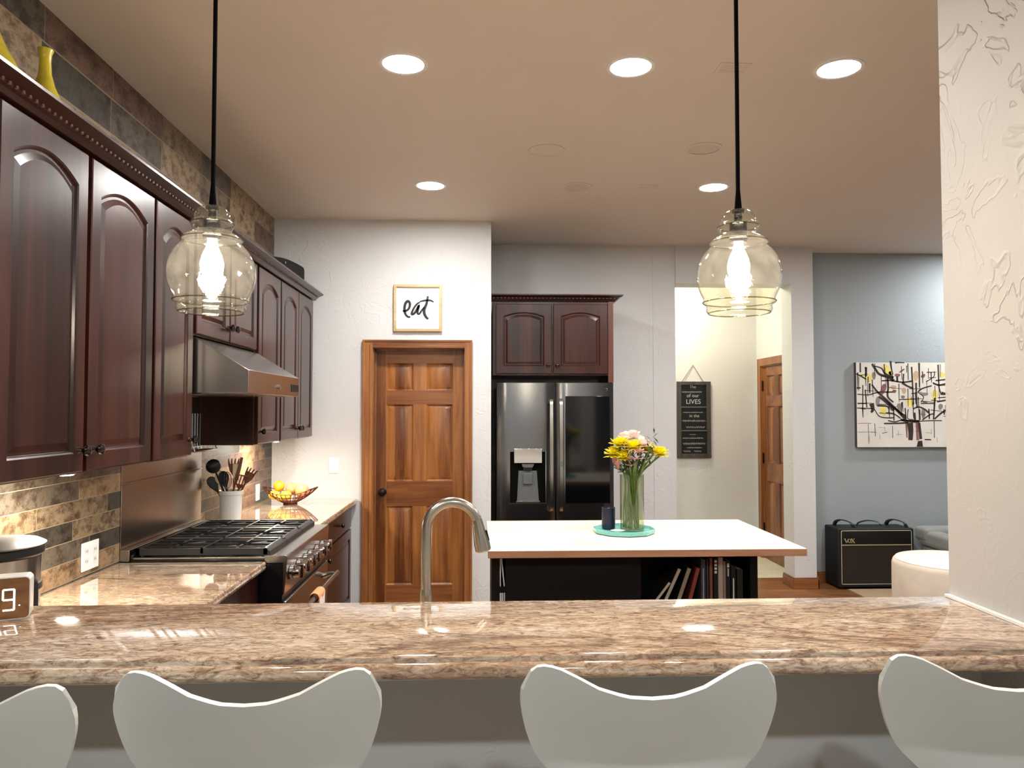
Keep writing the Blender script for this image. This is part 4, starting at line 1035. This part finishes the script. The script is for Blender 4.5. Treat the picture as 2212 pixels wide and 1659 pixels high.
outlet_left(5.49, 5.575, 0.945, 1.06, 'white outlet on the slate tiles behind the fruit bowl', 1)
sw = thing('light_switch', (-1.129, 5.899, 1.107), 'white rocker light switch on the wall left of the brown door', 'light switch')
B(-1.167, -1.091, 5.893, 5.8995, 1.107, 1.225).build('cover_plate', M_plate, sw, bevel=0.0015)
B(-1.146, -1.112, 5.889, 5.8935, 1.132, 1.200).build('rocker', M_plate, sw, bevel=0.001)
# eat sign
es = thing('framed_sign', (-0.49, 5.89, 2.198), 'square framed sign reading eat above the brown door', 'sign')
fx0, fx1, fz0, fz1 = -0.677, -0.303, 2.198, 2.564
MB().box(fx0, fx0 + .022, 5.872, 5.8995, fz0, fz1).box(fx1 - .022, fx1, 5.872, 5.8995, fz0, fz1).box(fx0 + .022, fx1 - .022, 5.872, 5.8995, fz0, fz0 + .022).box(fx0 + .022, fx1 - .022, 5.872, 5.8995, fz1 - .022, fz1).build('sign_frame', M_frame, es, bevel=0.003)
B(fx0 + .022, fx1 - .022, 5.888, 5.898, fz0 + .022, fz1 - .022).build('sign_panel', M_paper, es)
def zp(u_, v_): return (fx0 + (u_ - 1190) / 425 * (fx1 - fx0), fz1 - (v_ - 680) / 418 * (fz1 - fz0))
lt = MB(); Pf = lambda a, b, c: (a, 5.8878 - c, b)
def stroke(pts, w):
    c = curve([(zp(*p)[0], zp(*p)[1], 0) for p in pts], 6); n_ = len(c)
    wl = [1.9 * w * (0.6 + 0.4 * math.sin(PI * min(1, max(0, k / (n_ - 1))))) for k in range(n_)]
    lt.ribbon([(p.x, p.y) for p in c], wl, Pf, 0.0012)
stroke([(1270, 915), (1300, 913), (1325, 890), (1332, 850), (1315, 828), (1293, 850), (1285, 900), (1295, 945), (1318, 968), (1336, 965)], .011)
stroke([(1420, 838), (1398, 850), (1370, 885), (1350, 930), (1352, 945), (1372, 935), (1395, 900), (1412, 865), (1402, 905), (1400, 935), (1415, 940), (1440, 905), (1460, 880)], .010)
stroke([(1490, 782), (1478, 850), (1458, 905), (1462, 945), (1480, 975), (1496, 984)], .012)
stroke([(1418, 832), (1460, 822), (1510, 820), (1541, 835)], .008)
lt.build('lettering', M_inkb, es, smooth=0)

# hanging chalkboard sign
hs = thing('chalkboard_sign', (2.337, 8.26, 1.065), 'tall three-panel chalkboard sign with LIVES hanging in the hallway', 'sign')
X0, X1, Z0, Z1 = 2.150, 2.526, 1.067, 1.907; yb = 8.279
MB().box(X0, X0 + .047, 8.25, yb, Z0, Z1).box(X1 - .047, X1, 8.25, yb, Z0, Z1).box(X0 + .047, X1 - .047, 8.25, yb, Z0, Z0 + .047).box(X0 + .047, X1 - .047, 8.25, yb, Z1 - .038, Z1).build('sign_frame', M_cbframe, hs, bevel=0.003)
for z in (1.361, 1.620): B(X0 + .047, X1 - .047, 8.252, yb, z, z + .012).build('divider', M_grey, hs)
for a, b in ((Z0 + .047, 1.361), (1.373, 1.620), (1.632, Z1 - .038)): B(X0 + .047, X1 - .047, 8.268, yb, a, b).build('slate_panel', M_black, hs)
MB().tube([(X0 + .06, 8.262, Z1), (2.335, 8.272, 2.09), (X1 - .08, 8.262, Z1)], .0035, 6).build('hanging_cord', M_rope, hs)
def text_mesh(s, size, M, mat, parent, name='lettering', ext=0.0006, align='CENTER'):
    cu = bpy.data.curves.new('t', 'FONT'); cu.body = s; cu.size = size; cu.extrude = ext; cu.align_x = align
    to = bpy.data.objects.new('t', cu); COL.objects.link(to)
    dg_ = bpy.context.evaluated_depsgraph_get(); dg_.update()
    me = bpy.data.meshes.new_from_object(to.evaluated_get(dg_)); bpy.data.objects.remove(to); bpy.data.curves.remove(cu)
    org = ORIG[parent.name]; me.transform(Matrix.Translation(-org) @ M); me.materials.clear(); me.materials.append(mat)
    o = bpy.data.objects.new(name, me); COL.objects.link(o); o.parent = parent; return o
def face(x, z): return frame((x, 8.2668, z), (1, 0, 0), (0, 0, 1), (0, -1, 0))
text_mesh('The', .045, face(2.33, 1.835), M_chalk, hs)
text_mesh('of our', .055, face(2.33, 1.735), M_chalk, hs)
text_mesh('LIVES', .072, face(2.335, 1.662), M_chalk, hs)
text_mesh('in the', .048, face(2.345, 1.515), M_chalk, hs)
ch = MB(); Pc = lambda a, b, c: (a, 8.2672 - c, b)
for zc, amp, xa, xb, frq in ((1.792, .012, 2.21, 2.43, 26), (1.568, .007, 2.22, 2.44, 30), (1.475, .015, 2.21, 2.47, 22), (1.405, .014, 2.25, 2.46, 18), (1.325, .005, 2.29, 2.36, 26),
                          (1.285, .012, 2.21, 2.44, 26), (1.225, .016, 2.215, 2.465, 20), (1.180, .008, 2.26, 2.43, 30), (1.142, .012, 2.22, 2.30, 20), (1.142, .012, 2.34, 2.42, 20)):
    n_ = int((xb - xa) * 260)
    ch.ribbon([(xa + (xb - xa)*i/n_, zc + amp*math.sin(i*frq/10.0)*math.cos(i*.7)) for i in range(n_ + 1)], .0035, Pc, .0006)
ch.build('chalk_scribble', M_chalk, hs, smooth=0)

# ------------------------------------------------------------------ living room side
cv = thing('tree_painting', (4.03, 6.95, 1.248), 'canvas painting of an abstract branching tree on the blue wall', 'painting')
PX0, PX1, PZ0, PZ1, PY = 3.49, 4.60, 1.248, 2.036, 6.925
co = B(PX0, PX1, PY, 6.969, PZ0, PZ1).build('canvas', [M_canvas, M_edge], cv, smooth=0)
for p in co.data.polygons:
    if p.normal.y > -0.5: p.material_index = 1
sc1 = (PZ1 - PZ0) / 1475.0
def cp(u_, v_): return (PX0 + (u_ - 85) * sc1, PZ1 - (v_ - 85) * sc1)
pt = MB(); Pp = lambda a, b, c: (a, PY - 0.0004 - c, b)
random.seed(11)
def br(pts, w0, w1=None, mi=0):
    w1 = w0 if w1 is None else w1
    c = curve([(cp(*p)[0], cp(*p)[1], 0) for p in pts], 5); n_ = len(c)
    pt.ribbon([(p.x, p.y) for p in c], [sc1 * 1.5 * (w0 + (w1 - w0) * k / (n_ - 1)) for k in range(n_)], Pp, 0.0006, mi)
S = [([(370, 110), (440, 220), (500, 290), (640, 340), (760, 400)], 26, 30), ([(85, 285), (180, 330), (260, 380)], 14, 18), ([(420, 150), (540, 190), (600, 280), (750, 350)], 12, 26),
     ([(540, 405), (700, 400), (900, 430), (1080, 410)], 14, 20), ([(640, 360), (650, 520), (640, 680), (740, 780)], 26, 18), ([(900, 440), (1000, 500), (1090, 530)], 26, 16),
     ([(700, 60), (715, 200), (740, 290)], 24, 10), ([(780, 90), (860, 85), (950, 90)], 18, 10), ([(815, 330), (815, 430)], 22), ([(930, 280), (920, 440)], 16), ([(1010, 100), (1010, 390)], 10),
     ([(1075, 160), (1085, 420), (1095, 820)], 18, 16), ([(1150, 440), (1150, 600), (1160, 880)], 22, 16), ([(1210, 90), (1210, 520)], 22, 12), ([(1180, 600), (1260, 540), (1430, 490)], 18, 14),
     ([(1480, 240), (1470, 330), (1330, 420)], 10), ([(1550, 120), (1555, 320), (1560, 520), (1600, 650)], 18, 14), ([(1450, 440), (1560, 480), (1700, 450)], 20), ([(1500, 400), (1700, 380)], 16),
     ([(160, 90), (160, 260)], 16), ([(260, 170), (265, 330)], 30, 14), ([(90, 530), (160, 530)], 16), ([(320, 450), (320, 620)], 26, 14), ([(200, 480), (195, 780), (190, 940)], 12),
     ([(100, 640), (300, 650), (460, 610), (740, 600)], 10, 16), ([(100, 800), (260, 800)], 14), ([(240, 560), (265, 870)], 14), ([(90, 880), (360, 890)], 12), ([(350, 800), (370, 900), (340, 960)], 60, 20),
     ([(360, 470), (460, 600), (620, 740), (760, 880), (860, 980), (950, 1070)], 18, 34), ([(480, 680), (590, 760), (700, 860), (740, 920)], 26, 40), ([(450, 840), (620, 850), (660, 900)], 22, 14),
     ([(740, 900), (745, 1100)], 14), ([(600, 960), (740, 980), (860, 1060)], 10, 16), ([(760, 870), (860, 960), (960, 1020)], 16, 20), ([(400, 900), (480, 1020), (600, 1050), (740, 1050)], 10, 14),
     ([(640, 1100), (760, 1120), (900, 1090), (1150, 1110), (1400, 1100), (1600, 1100)], 14, 10), ([(565, 1150), (850, 1145), (1000, 1130)], 16, 22), ([(860, 1080), (1000, 1110), (1200, 1115)], 26, 34),
     ([(945, 880), (960, 1080)], 14), ([(1000, 900), (990, 1060), (1090, 1080)], 10), ([(1090, 900), (1180, 860), (1290, 900), (1360, 960)], 14, 22), ([(1230, 800), (1330, 800), (1470, 800)], 12),
     ([(1200, 620), (1280, 690), (1230, 780)], 10), ([(1480, 700), (1470, 850), (1450, 1080)], 24, 16), ([(1520, 770), (1700, 740)], 18), ([(1250, 1090), (1380, 1000), (1460, 980)], 16, 12), ([(1470, 1070), (1600, 960), (1700, 910)], 18, 22),
     ([(1200, 900), (1205, 1090)], 20), ([(1110, 960), (1120, 1090)], 26), ([(1370, 900), (1375, 1070)], 14), ([(1540, 700), (1700, 690)], 12), ([(1600, 620), (1700, 640)], 40, 20), ([(1640, 900), (1645, 1000)], 12),
     ([(1460, 1110), (1460, 1400)], 8), ([(1285, 1430), (1400, 1432)], 14), ([(715, 1190), (715, 1400)], 6), ([(285, 1160), (290, 1500)], 5), ([(400, 1150), (410, 1370)], 7), ([(100, 1145), (340, 1145)], 4), ([(530, 1320), (620, 1300)], 6), ([(100, 1300), (420, 1295)], 3)]
for s_ in S: br(s_[0], s_[1], s_[2] if len(s_) > 2 else None)
br([(1030, 1140), (1040, 1300), (1030, 1440)], 70, 50); br([(965, 1140), (970, 1400)], 26, 12, 3); br([(1150, 1140), (1160, 1440)], 26, 30, 3); br([(1190, 1140), (1215, 1420)], 30, 34)
pt.blob([(cp(a, b)) for a, b in ((1165, 1455), (1240, 1450), (1252, 1555), (1140, 1555))], Pp, .0006)
for px_ in range(1750, 2100, 90):                                     # the hidden right edge continues the lattice
    br([(px_, 120), (px_ + 10, 560)], 14, 10); 
for py_ in (300, 470, 640, 800): br([(1700, py_), (2090, py_ + 20)], 14, 10)
for i in range(46):
    u0 = random.uniform(110, 2080); v0 = random.uniform(90, 900); L_ = random.uniform(80, 330)
    br([(u0, v0), (u0 + random.uniform(-12, 12), min(1050, v0 + L_))], random.uniform(5, 15), 6)
for i in range(30):
    u0 = random.uniform(100, 1900); v0 = random.uniform(200, 1050); L_ = random.uniform(80, 260)
    br([(u0, v0), (min(2100, u0 + L_), v0 + random.uniform(-25, 25))], random.uniform(5, 12), 5)
for i in range(14):
    u0 = random.uniform(100, 2000); v0 = random.uniform(1150, 1450)
    if i % 2: br([(u0, v0), (u0 + 3, v0 + 90)], 4, 3, 4)
    else: br([(u0, v0), (min(2100, u0 + 110), v0 + 6)], 4, 3, 4)
def leaf(u_, v_, w, h, rot, mi):
    c, s_ = math.cos(rot), math.sin(rot); pts = []
    for i in range(14):
        a = 2*PI*i/14; x, y = w/2*math.cos(a) * (1 - .25*math.sin(a)), h/2*math.sin(a)
        pts.append(cp(u_ + x*c - y*s_, v_ + x*s_ + y*c))
    pt.blob(pts, Pp, .0004, mi)
for L_ in ((640, 220, 110, 240, -.6, 1), (310, 360, 110, 150, .0, 1), (205, 310, 120, 40, .2, 1), (560, 930, 110, 170, -.2, 1), (1030, 780, 120, 190, 0, 1), (1480, 660, 120, 190, .1, 1), (1620, 300, 110, 90, .5, 1),
           (1150, 320, 100, 180, .1, 2), (700, 280, 60, 90, -.5, 1), (560, 560, 90, 220, .35, 3), (400, 320, 70, 140, 0, 4), (460, 760, 80, 170, .2, 4), (850, 870, 90, 150, -.2, 4), (700, 870, 90, 120, -.3, 4), (820, 310, 100, 60, 0, 3), (900, 230, 120, 30, -.6, 3),
           (1280, 320, 90, 60, -.6, 3), (1270, 980, 70, 190, 0, 4), (1290, 640, 150, 60, 0, 4), (760, 590, 70, 60, 0, 3), (910, 690, 70, 60, 0, 4), (930, 580, 80, 110, 0, 2), (740, 520, 110, 70, 0, 2), (1580, 860, 80, 110, .2, 4), (1300, 780, 90, 40, .2, 3)):
    leaf(*L_)
pt.build('painted_tree', [M_ink, M_paY, M_paB, M_paR, M_paG], cv, smooth=0)

am = thing('guitar_amplifier', (3.51, 6.8, 0), 'black VOX guitar amplifier with a brown grille on the floor by the blue wall', 'amplifier')
AX0, AX1, AY0, AY1, AZ = 3.170, 3.862, 6.665, 6.93, 0.538
MB().box(AX0, AX1, AY0, AY1, 0.018, AZ).build('cabinet', M_tolex, am, bevel=0.012, bseg=3)
B(AX0 + .035, AX1 - .028, AY0 - .003, AY0 + .002, 0.398, AZ - .022).build('upper_panel', M_blackm, am)
B(AX0 + .035, AX1 - .028, AY0 - .003, AY0 + .002, 0.052, 0.390).build('grille_cloth', M_grille, am)
B(AX0 + .034, AX1 - .027, AY0 - .005, AY0 + .002, 0.389, 0.397).build('gold_strip', M_gold, am)
pp = rrect(AX1 - AX0 - .056, AZ - .022 - .046, .01)
MB().tube([(AX0 + .031 + a, AY0 - .001, .048 + b) for a, b in pp + [pp[0]]], .0028, 6).build('piping', M_pipe, am)
lg = MB(); lx, lz, ls_ = AX0 + .060, .412, .037; Pl = lambda a, b, c: (lx + a, AY0 - .0032 - c, lz + b)
lg.ribbon([(0, ls_), (.016, 0)], [.010, .006], Pl, .001).ribbon([(.016, 0), (.032, ls_)], [.004, .004], Pl, .001).ribbon([(-.006, ls_), (.010, ls_)], .003, Pl, .001)
lg.ribbon([(.042 + .013*math.cos(2*PI*i/18), ls_*.5 + ls_*.42*math.sin(2*PI*i/18)) for i in range(19)], [.007 if abs(math.cos(2*PI*i/18)) > .6 else .004 for i in range(19)], Pl, .001)
lg.ribbon([(.058, ls_), (.088, 0)], .010, Pl, .001).ribbon([(.060, 0), (.086, ls_)], .004, Pl, .001).ribbon([(.054, ls_), (.070, ls_)], .003, Pl, .001).ribbon([(.078, ls_), (.092, ls_)], .003, Pl, .001).ribbon([(.054, 0), (.068, 0)], .003, Pl, .001).ribbon([(.078, 0), (.094, 0)], .003, Pl, .001)
lg.build('logo', M_gold, am, smooth=0)
for xh, ax in ((3.285, 'Y'), (3.52, 'X'), (3.77, 'Y')):
    if ax == 'X': p = curve([(xh - .11, 6.80, AZ), (xh - .09, 6.80, AZ + .03), (xh, 6.80, AZ + .048), (xh + .09, 6.80, AZ + .03), (xh + .11, 6.80, AZ)], 5)
    else: p = curve([(xh + .05, 6.71, AZ), (xh + .035, 6.73, AZ + .04), (xh - .01, 6.80, AZ + .055), (xh - .035, 6.86, AZ + .035), (xh - .04, 6.89, AZ)], 5)
    mb = MB(); mb.loops([[(q.x - (.004 if ax == 'X' else .012), q.y - .012, q.z), (q.x + (.0 if ax == 'X' else .012), q.y - .012, q.z), (q.x, q.y + .012, q.z + .008), (q.x - .012*(ax != 'X'), q.y + .012, q.z + .008)] for q in p])
    mb.build('carry_handle', M_black, am)
for fx in (AX0 + .05, AX1 - .05):
    for fy in (AY0 + .04, AY1 - .04): MB().lathe([(.016, 0), (.018, .0185)], 12, (fx, fy, 0)).build('foot', M_black, am)

ot = thing('ottoman', (3.60, 5.68, 0), 'round cream fabric ottoman beside the right wall', 'ottoman')
MB().lathe([(0, .015), (.405, .015), (.425, .03), (.43, .20), (.428, .40), (.418, .428), (.40, .436)], 48, (3.60, 5.68, 0), cap=(False, True)).build('ottoman_body', M_otto, ot, smooth=50)
MB().lathe([(.402, .430), (.408, .437), (.402, .445), (.35, .452), (0, .458)], 48, (3.60, 5.68, 0), cap=(False, False)).build('cushion_top', M_ottoT, ot, smooth=50)
for a in range(4): MB().lathe([(.03, 0), (.03, .0145)], 12, (3.60 + .3*math.cos(a*PI/2 + .7), 5.68 + .3*math.sin(a*PI/2 + .7), 0)).build('foot', M_black, ot)

so = thing('armchair', (4.42, 6.45, 0), 'grey upholstered armchair partly hidden behind the ottoman', 'armchair')
MB().box(4.02, 5.0, 6.15, 6.85, 0.14, 0.36).build('seat_frame', M_sofa, so, bevel=0.03, bseg=3)
MB().box(4.00, 4.16, 6.05, 6.85, 0.361, 0.50).build('armrest', M_sofa, so, bevel=0.04, bseg=4)
MB().box(4.86, 5.02, 6.05, 6.85, 0.361, 0.50).build('armrest', M_sofa, so, bevel=0.04, bseg=4)
MB().box(3.99, 5.02, 6.70, 6.90, 0.40, 0.53).build('backrest', M_sofa, so, bevel=0.04, bseg=4)
MB().box(4.165, 4.855, 6.05, 6.69, 0.362, 0.44).build('seat_cushion', M_sofa, so, bevel=0.035, bseg=4)
for fx in (4.08, 4.94):
    for fy in (6.2, 6.8): MB().lathe([(.018, 0), (.024, .139)], 12, (fx, fy, 0)).build('leg', M_dark, so)
tag(B(3.25, 3.98, 4.6, 6.655, 0.0, 0.008).build('rug', M_rug, loc=(4.4, 5.6, 0)), 'tan rug under the ottoman on the wood floor', 'rug')
ot.location.z += 0.008; so.location.z += 0.0

# ------------------------------------------------------------------ things on the cabinets
def vase(y, label, s=1.0):
    prof = [(.0, 0), (.045, 0), (.078, .015), (.094, .045), (.090, .085), (.074, .13), (.050, .175), (.030, .22), (.0195, .26), (.0175, .30), (.019, .325), (.024, .338), (.0235, .341), (.018, .335), (.012, .30), (.011, .27)]
    mb = MB().lathe([(r*s, ZT + .001 + h*s) for r, h in prof], 28, (-1.42, y, 0), cap=(False, True))
    tag(mb.build('yellow_vase', M_yellow, loc=(-1.42, y, ZT + .001), smooth=40), label, 'vase', 'yellow vases above the cabinets')
vase(2.495, 'whole yellow bottle-shaped vase with flared lip on top of the left cabinets')
vase(2.185, 'larger yellow vase on the cabinets, cut off by the left frame edge', 1.2)
spk = thing('speaker', (-1.44, 5.42, ZT), 'black rounded speaker on top of the farthest wall cabinet', 'speaker')
u_ = Vector((0.20, 0.42, 0)).normalized(); nr = u_.cross(Vector((0, 0, 1)))
Ms = frame((-1.515, 5.28, ZT + .001), u_, (0, 0, 1), nr)
def spoly(w, h):
    p = [(0.02, 0), (w - .02, 0), (w, .015), (w, h - .055)]
    for i in range(1, 5): a = math.radians(i*18); p.append((w - .03 + .03*math.cos(a), h - .055 + .03*math.sin(a)))
    for i in range(1, 10): t_ = i/10; p.append((w - .04 - (w - .08)*t_, h - .022 + .022*math.sin(PI*t_)))
    for i in range(4, -1, -1): a = math.radians(180 - i*18); p.append((.03 + .03*math.cos(a), h - .055 + .03*math.sin(a)))
    p.append((0, .015)); return p
sp_ = spoly(0.46, 0.262)
m_ = MB(); m_.M = Ms; m_.loops([[(a, b, 0.0) for a, b in sp_], [(a, b, -.12) for a, b in sp_]]); m_.build('speaker_case', M_black, spk, bevel=0.004)
m_ = MB(); m_.M = Ms; m_.loops([[(a*.96 + .009, b*.96 + .004, 0.0005) for a, b in sp_], [(a*.96 + .009, b*.96 + .004, .004) for a, b in sp_]]); m_.build('speaker_grille', M_dark, spk)
m_ = MB(); m_.M = Ms; m_.box(.24, .243, .225, .24, .0045, .0055); m_.build('status_light', M_plate, spk)

# ------------------------------------------------------------------ pendants
def pendant():
    t = thing('pendant_lamp', (0, 0, 0), '', 'pendant light', 'glass pendant lamps over the bar')
    H = [(195, 30), (205, 60), (225, 108), (255, 145), (290, 165), (330, 172), (345, 168), (362, 188), (385, 203), (410, 200), (440, 184), (462, 180), (478, 200), (500, 240), (525, 272), (545, 286), (560, 280), (575, 270),
         (600, 296), (640, 332), (690, 366), (750, 394), (810, 410), (870, 416), (930, 414), (990, 402), (1040, 386), (1090, 362), (1120, 350), (1138, 353), (1152, 357), (1168, 350), (1182, 326), (1195, 318), (1212, 322), (1235, 325), (1255, 315), (1264, 300)]
    k = 4198.0
    prof = [(r / k, (1268 - v) / k) for v, r in H]
    MB().lathe(prof, 56, cap=(False, False)).build('glass_shade', M_glass, t, smooth=60)
    for rr_, zz_ in ((.0722, .0012), (.0852, .0276), (.0684, .1722), (.0488, .2104)):
        rb = MB(); ls = []
        for q_ in range(8):
            a_ = 2*PI*q_/8; ls.append((rr_ + .0016*math.cos(a_), zz_ + .0016*math.sin(a_)))
        rb.lathe(ls + [ls[0]], 56, cap=(False, False)).build('glass_rib', M_glassR, t, smooth=60)
    MB().tube([(0, 0, .250), (0, 0, .262), (0, 0, .30)], [.0095, .0085, .0052], 12).tube([(0, 0, .29), (0, 0, CEIL - 1.815 - .02)], .0052, 8).build('cord', M_cord, t)
    MB().lathe([(.0, .252), (.016, .252), (.016, .245), (.010, .242), (.010, .222), (.021, .220), (.0215, .178), (.019, .172), (0, .172)], 20, cap=(False, False)).build('socket', M_bronze, t)
    MB().lathe([(.010, .1715), (.013, .155), (.022, .135), (.0265, .115), (.025, .098), (.016, .084), (.0, .079)], 20, cap=(True, False)).build('bulb', M_bulb, t)
    MB().lathe([(.0, CEIL - 1.815 - .0005), (.06, CEIL - 1.815 - .0005), (.06, CEIL - 1.815 - .018), (.02, CEIL - 1.815 - .024), (0, CEIL - 1.815 - .024)], 28, cap=(False, False)).build('canopy', M_bronze, t)
    return t
p1 = pendant(); p1.location = (-0.632, 1.80, 1.815); p1['label'] = 'seeded glass pendant lamp hanging at the left over the bar'
p2 = dup(p1, (0.622, 1.80, 1.8195), 0.6, 'seeded glass pendant lamp hanging at the right over the bar')
for c in p2.children: pass

# ------------------------------------------------------------------ ceiling fixtures
def downlight(x, y, label, mat=M_lens, lit=True):
    t = thing('recessed_light' if lit is not None else 'ceiling_speaker', (x, y, CEIL), label, 'recessed light' if lit is not None else 'ceiling speaker', 'recessed ceiling lights' if lit else None)
    MB().lathe([(.088, CEIL - .0005), (.105, CEIL - .0005), (.104, CEIL - .004), (.088, CEIL - .0045)], 40, (x, y, 0), cap=(False, False)).build('trim_ring', M_white if lit else M_ceil, t)
    MB().lathe([(.0, CEIL - .001), (.0875, CEIL - .001), (.0875, CEIL - .003), (.0, CEIL - .003)], 40, (x, y, 0), cap=(False, False)).build('lens', mat, t)
    return t
downlight(-0.334, 3.215, 'lit recessed ceiling light, leftmost of the near row of three')
downlight(0.644, 3.205, 'lit recessed ceiling light, middle of the near row of three')
downlight(1.55, 3.185, 'lit recessed ceiling light, rightmost of the near row of three')
downlight(-0.335, 4.975, 'lit recessed ceiling light above the brown door, left of the far pair')
downlight(1.54, 4.935, 'lit recessed ceiling light just left of the right pendant, in the far row')
for (x, y) in ((-1.0, -0.9), (0.5, -0.9)): downlight(x, y, 'lit recessed ceiling light behind the camera, over the dining side', M_lensR)
for (x, y) in ((3.3, 2.2), (3.3, 4.6)): downlight(x, y, 'lit recessed ceiling light over the living room, out of frame')
downlight(4.75, 6.35, 'lit recessed ceiling light washing the blue wall, hidden by the right wall', M_liv)
downlight(0.634, 4.97, 'unlit recessed ceiling fixture left of the far right light', M_baffle, False)
downlight(1.259, 4.204, 'unlit recessed ceiling fixture just left of the right pendant cord', M_baffle, False)
downlight(0.373, 4.27, 'flush painted round ceiling speaker left of the unlit fixtures', M_ceil, None)
for (x, y, w, l_) in ((1.09, 3.2, .12, .006), (1.11, 4.94, .15, .006)):
    mb = MB().box(x - .07, x + .07, y - .05, y + .05, CEIL - .003, CEIL - .0003)
    for i in range(5): mb.box(x - .06, x + .06, y - .035 + i*.016, y - .030 + i*.016, CEIL - .0045, CEIL - .003)
    tag(mb.build('ceiling_vent', M_ceil, loc=(x, y, CEIL)), 'flush painted ceiling vent behind the right pendant cord' if y < 4 else 'flush painted ceiling vent between the two far lights', 'vent')
def puck(y, label):
    t = thing('under_cabinet_light', (-1.40, y, 1.383), label, 'light', 'under-cabinet lights')
    z = 1.3845 if y < 4 else 1.3895
    MB().lathe([(.0, z), (.036, z), (.036, z - .012), (.031, z - .014), (.0, z - .014)], 24, (-1.40, y, 0), cap=(False, False)).build('housing', M_white, t)
    MB().lathe([(.0, z - .0145), (.028, z - .0145), (.028, z - .016), (.0, z - .016)], 24, (-1.40, y, 0), cap=(False, False)).build('lens', M_puck, t)
puck(2.62, 'puck light under the near left wall cabinet')
puck(5.22, 'puck light under the farthest wall cabinet')
hl = thing('hall_ceiling_light', (2.0, 7.75, CEIL), 'round hallway ceiling light hidden above the doorway', 'ceiling light')
MB().lathe([(0, CEIL - .0005), (.16, CEIL - .0005), (.16, CEIL - .02), (.15, CEIL - .025), (0, CEIL - .025)], 32, (2.0, 7.75, 0), cap=(False, False)).build('base', M_white, hl)
MB().lathe([(.14, CEIL - .0255), (.135, CEIL - .06), (.09, CEIL - .09), (0, CEIL - .10)], 32, (2.0, 7.75, 0), cap=(True, False)).build('shade', M_hall, hl)

# ------------------------------------------------------------------ bar stools
def stool():
    t = thing('bar_stool', (0, 0, 0), '', 'bar stool', 'white moulded bar stools')
    # shell: rows from the seat front to the top of the back; local y: + towards the bar
    rows = []; nu = 28
    seat = [(.365, .688, .155), (.355, .697, .185), (.31, .693, .205), (.24, .687, .210), (.16, .688, .200), (.09, .700, .172), (.045, .735, .135), (.02, .785, .118), (.008, .835, .135), (.0, .88, .180)]
    for y, z, w in seat:
        r = []
        for i in range(nu + 1):
            u_ = 2*i/nu - 1
            r.append((u_*w, y + (.012*u_*u_ if z > .78 else -.02*u_**4), z + (0.018*u_*u_ if z < .77 else 0)))
        rows.append(r)
    def ztop(u_):
        x = abs(u_)
        P = [(0, 1.041), (.2, 1.044), (.42, 1.059), (.6, 1.081), (.74, 1.096), (.84, 1.101), (.92, 1.098), (.97, 1.088), (1.0, 1.070)]
        for (a, b), (c, d) in zip(P, P[1:]):
            if x <= c: s_ = (x - a)/(c - a); s_ = s_; return b + (d - b)*s_
        return P[-1][1]
    for k in range(1, 13):
        f = k/12; zt = .88
        w = [.180, .198, .211, .221, .228, .234, .239, .243, .2465, .2485, .2485, .246, .238][k]
        r = []
        for i in range(nu + 1):
            u_ = 2*i/nu - 1
            uu = math.copysign(1 - (1 - abs(u_))**1.25, u_)
            r.append((uu*w, -.0 - .045*f + .022*uu*uu*(.4 + .6*f) + .012, zt + (ztop(uu) - zt)*f))
        rows.append(r)
    def off(r, k):
        return r
    n_ = len(rows[0]); front = []; backr = []
    mb = MB()
    # thicken along approximate normals
    V = [[Vector(p) for p in r] for r in rows]; T = .0105
    Nn = []
    for a in range(len(V)):
        row = []
        for b in range(n_):
            da = V[min(a+1, len(V)-1)][b] - V[max(a-1, 0)][b]; db = V[a][min(b+1, n_-1)] - V[a][max(b-1, 0)]
            row.append(db.cross(da).normalized())
        Nn.append(row)
    ls = []
    for a in range(len(V)):
        ls.append([V[a][b] + Nn[a][b]*T/2 for b in range(n_)] + [V[a][b] - Nn[a][b]*T/2 for b in reversed(range(n_))])
    mb.loops([[tuple(p) for p in l] for l in ls], False, False)
    for l, flip in ((ls[0], 0), (ls[-1], 1)):
        m2_ = len(l); mb.add([tuple(p) for p in l], [(i, i + 1, m2_ - 2 - i, m2_ - 1 - i) for i in range(m2_ // 2 - 1)], mi=1)
    sh = mb.build('shell', [M_chair, M_chairHi], t, smooth=50)
    # paint the highlight on the rim faces with the lighter tone
    lo = len(V); m2 = n_*2
    for i_, p in enumerate(sh.data.polygons):
        vs = list(p.vertices); js = [v % m2 for v in vs]
        if max(vs) < lo * m2 and set(js) <= {n_-1, n_} or set(js) <= {0, m2-1}: p.material_index = 1
    for sx in (-1, 1):
        for (y0_, y1_) in ((.12, -.03), (.27, .40)):
            MB().tube(curve([(sx*.05, .195, .672), (sx*.10, (.195 + y0_)/2 + .0, .658), (sx*.13, y0_ + (y1_-y0_)*.25, .57), (sx*.20, y1_, .0)], 5), .009, 10).build('leg', M_chrome, t)
    MB().lathe([(0, .658), (.07, .658), (.07, .679), (0, .679)], 20, (0, .195, 0), cap=(False, False)).build('seat_plate', M_chrome, t)
    MB().tube([(sx_, sy_, .28) for sx_, sy_ in ((-.173, .015), (.173, .015), (.173, .355), (-.173, .355), (-.173, .015))], .007, 8).build('footrest', M_chrome, t)
    return t
s0 = stool(); s0.location = (-0.437, 1.475, 0.0); s0['label'] = 'second white bar stool from the left, with its back to the camera'
dup(s0, (0.325, 1.478, 0.004), 0, 'third white bar stool from the left, in front of the island')
dup(s0, (1.047, 1.49, 0.006), math.radians(-6), 'rightmost white bar stool, cut by the right frame edge')
dup(s0, (-0.97, 1.385, 0.0), math.radians(7), 'leftmost white bar stool, cut by the left frame edge')
for o in bpy.data.objects:
    if o.name.startswith('bar_stool') and o.location.z > 0: o.location.z = 0.0
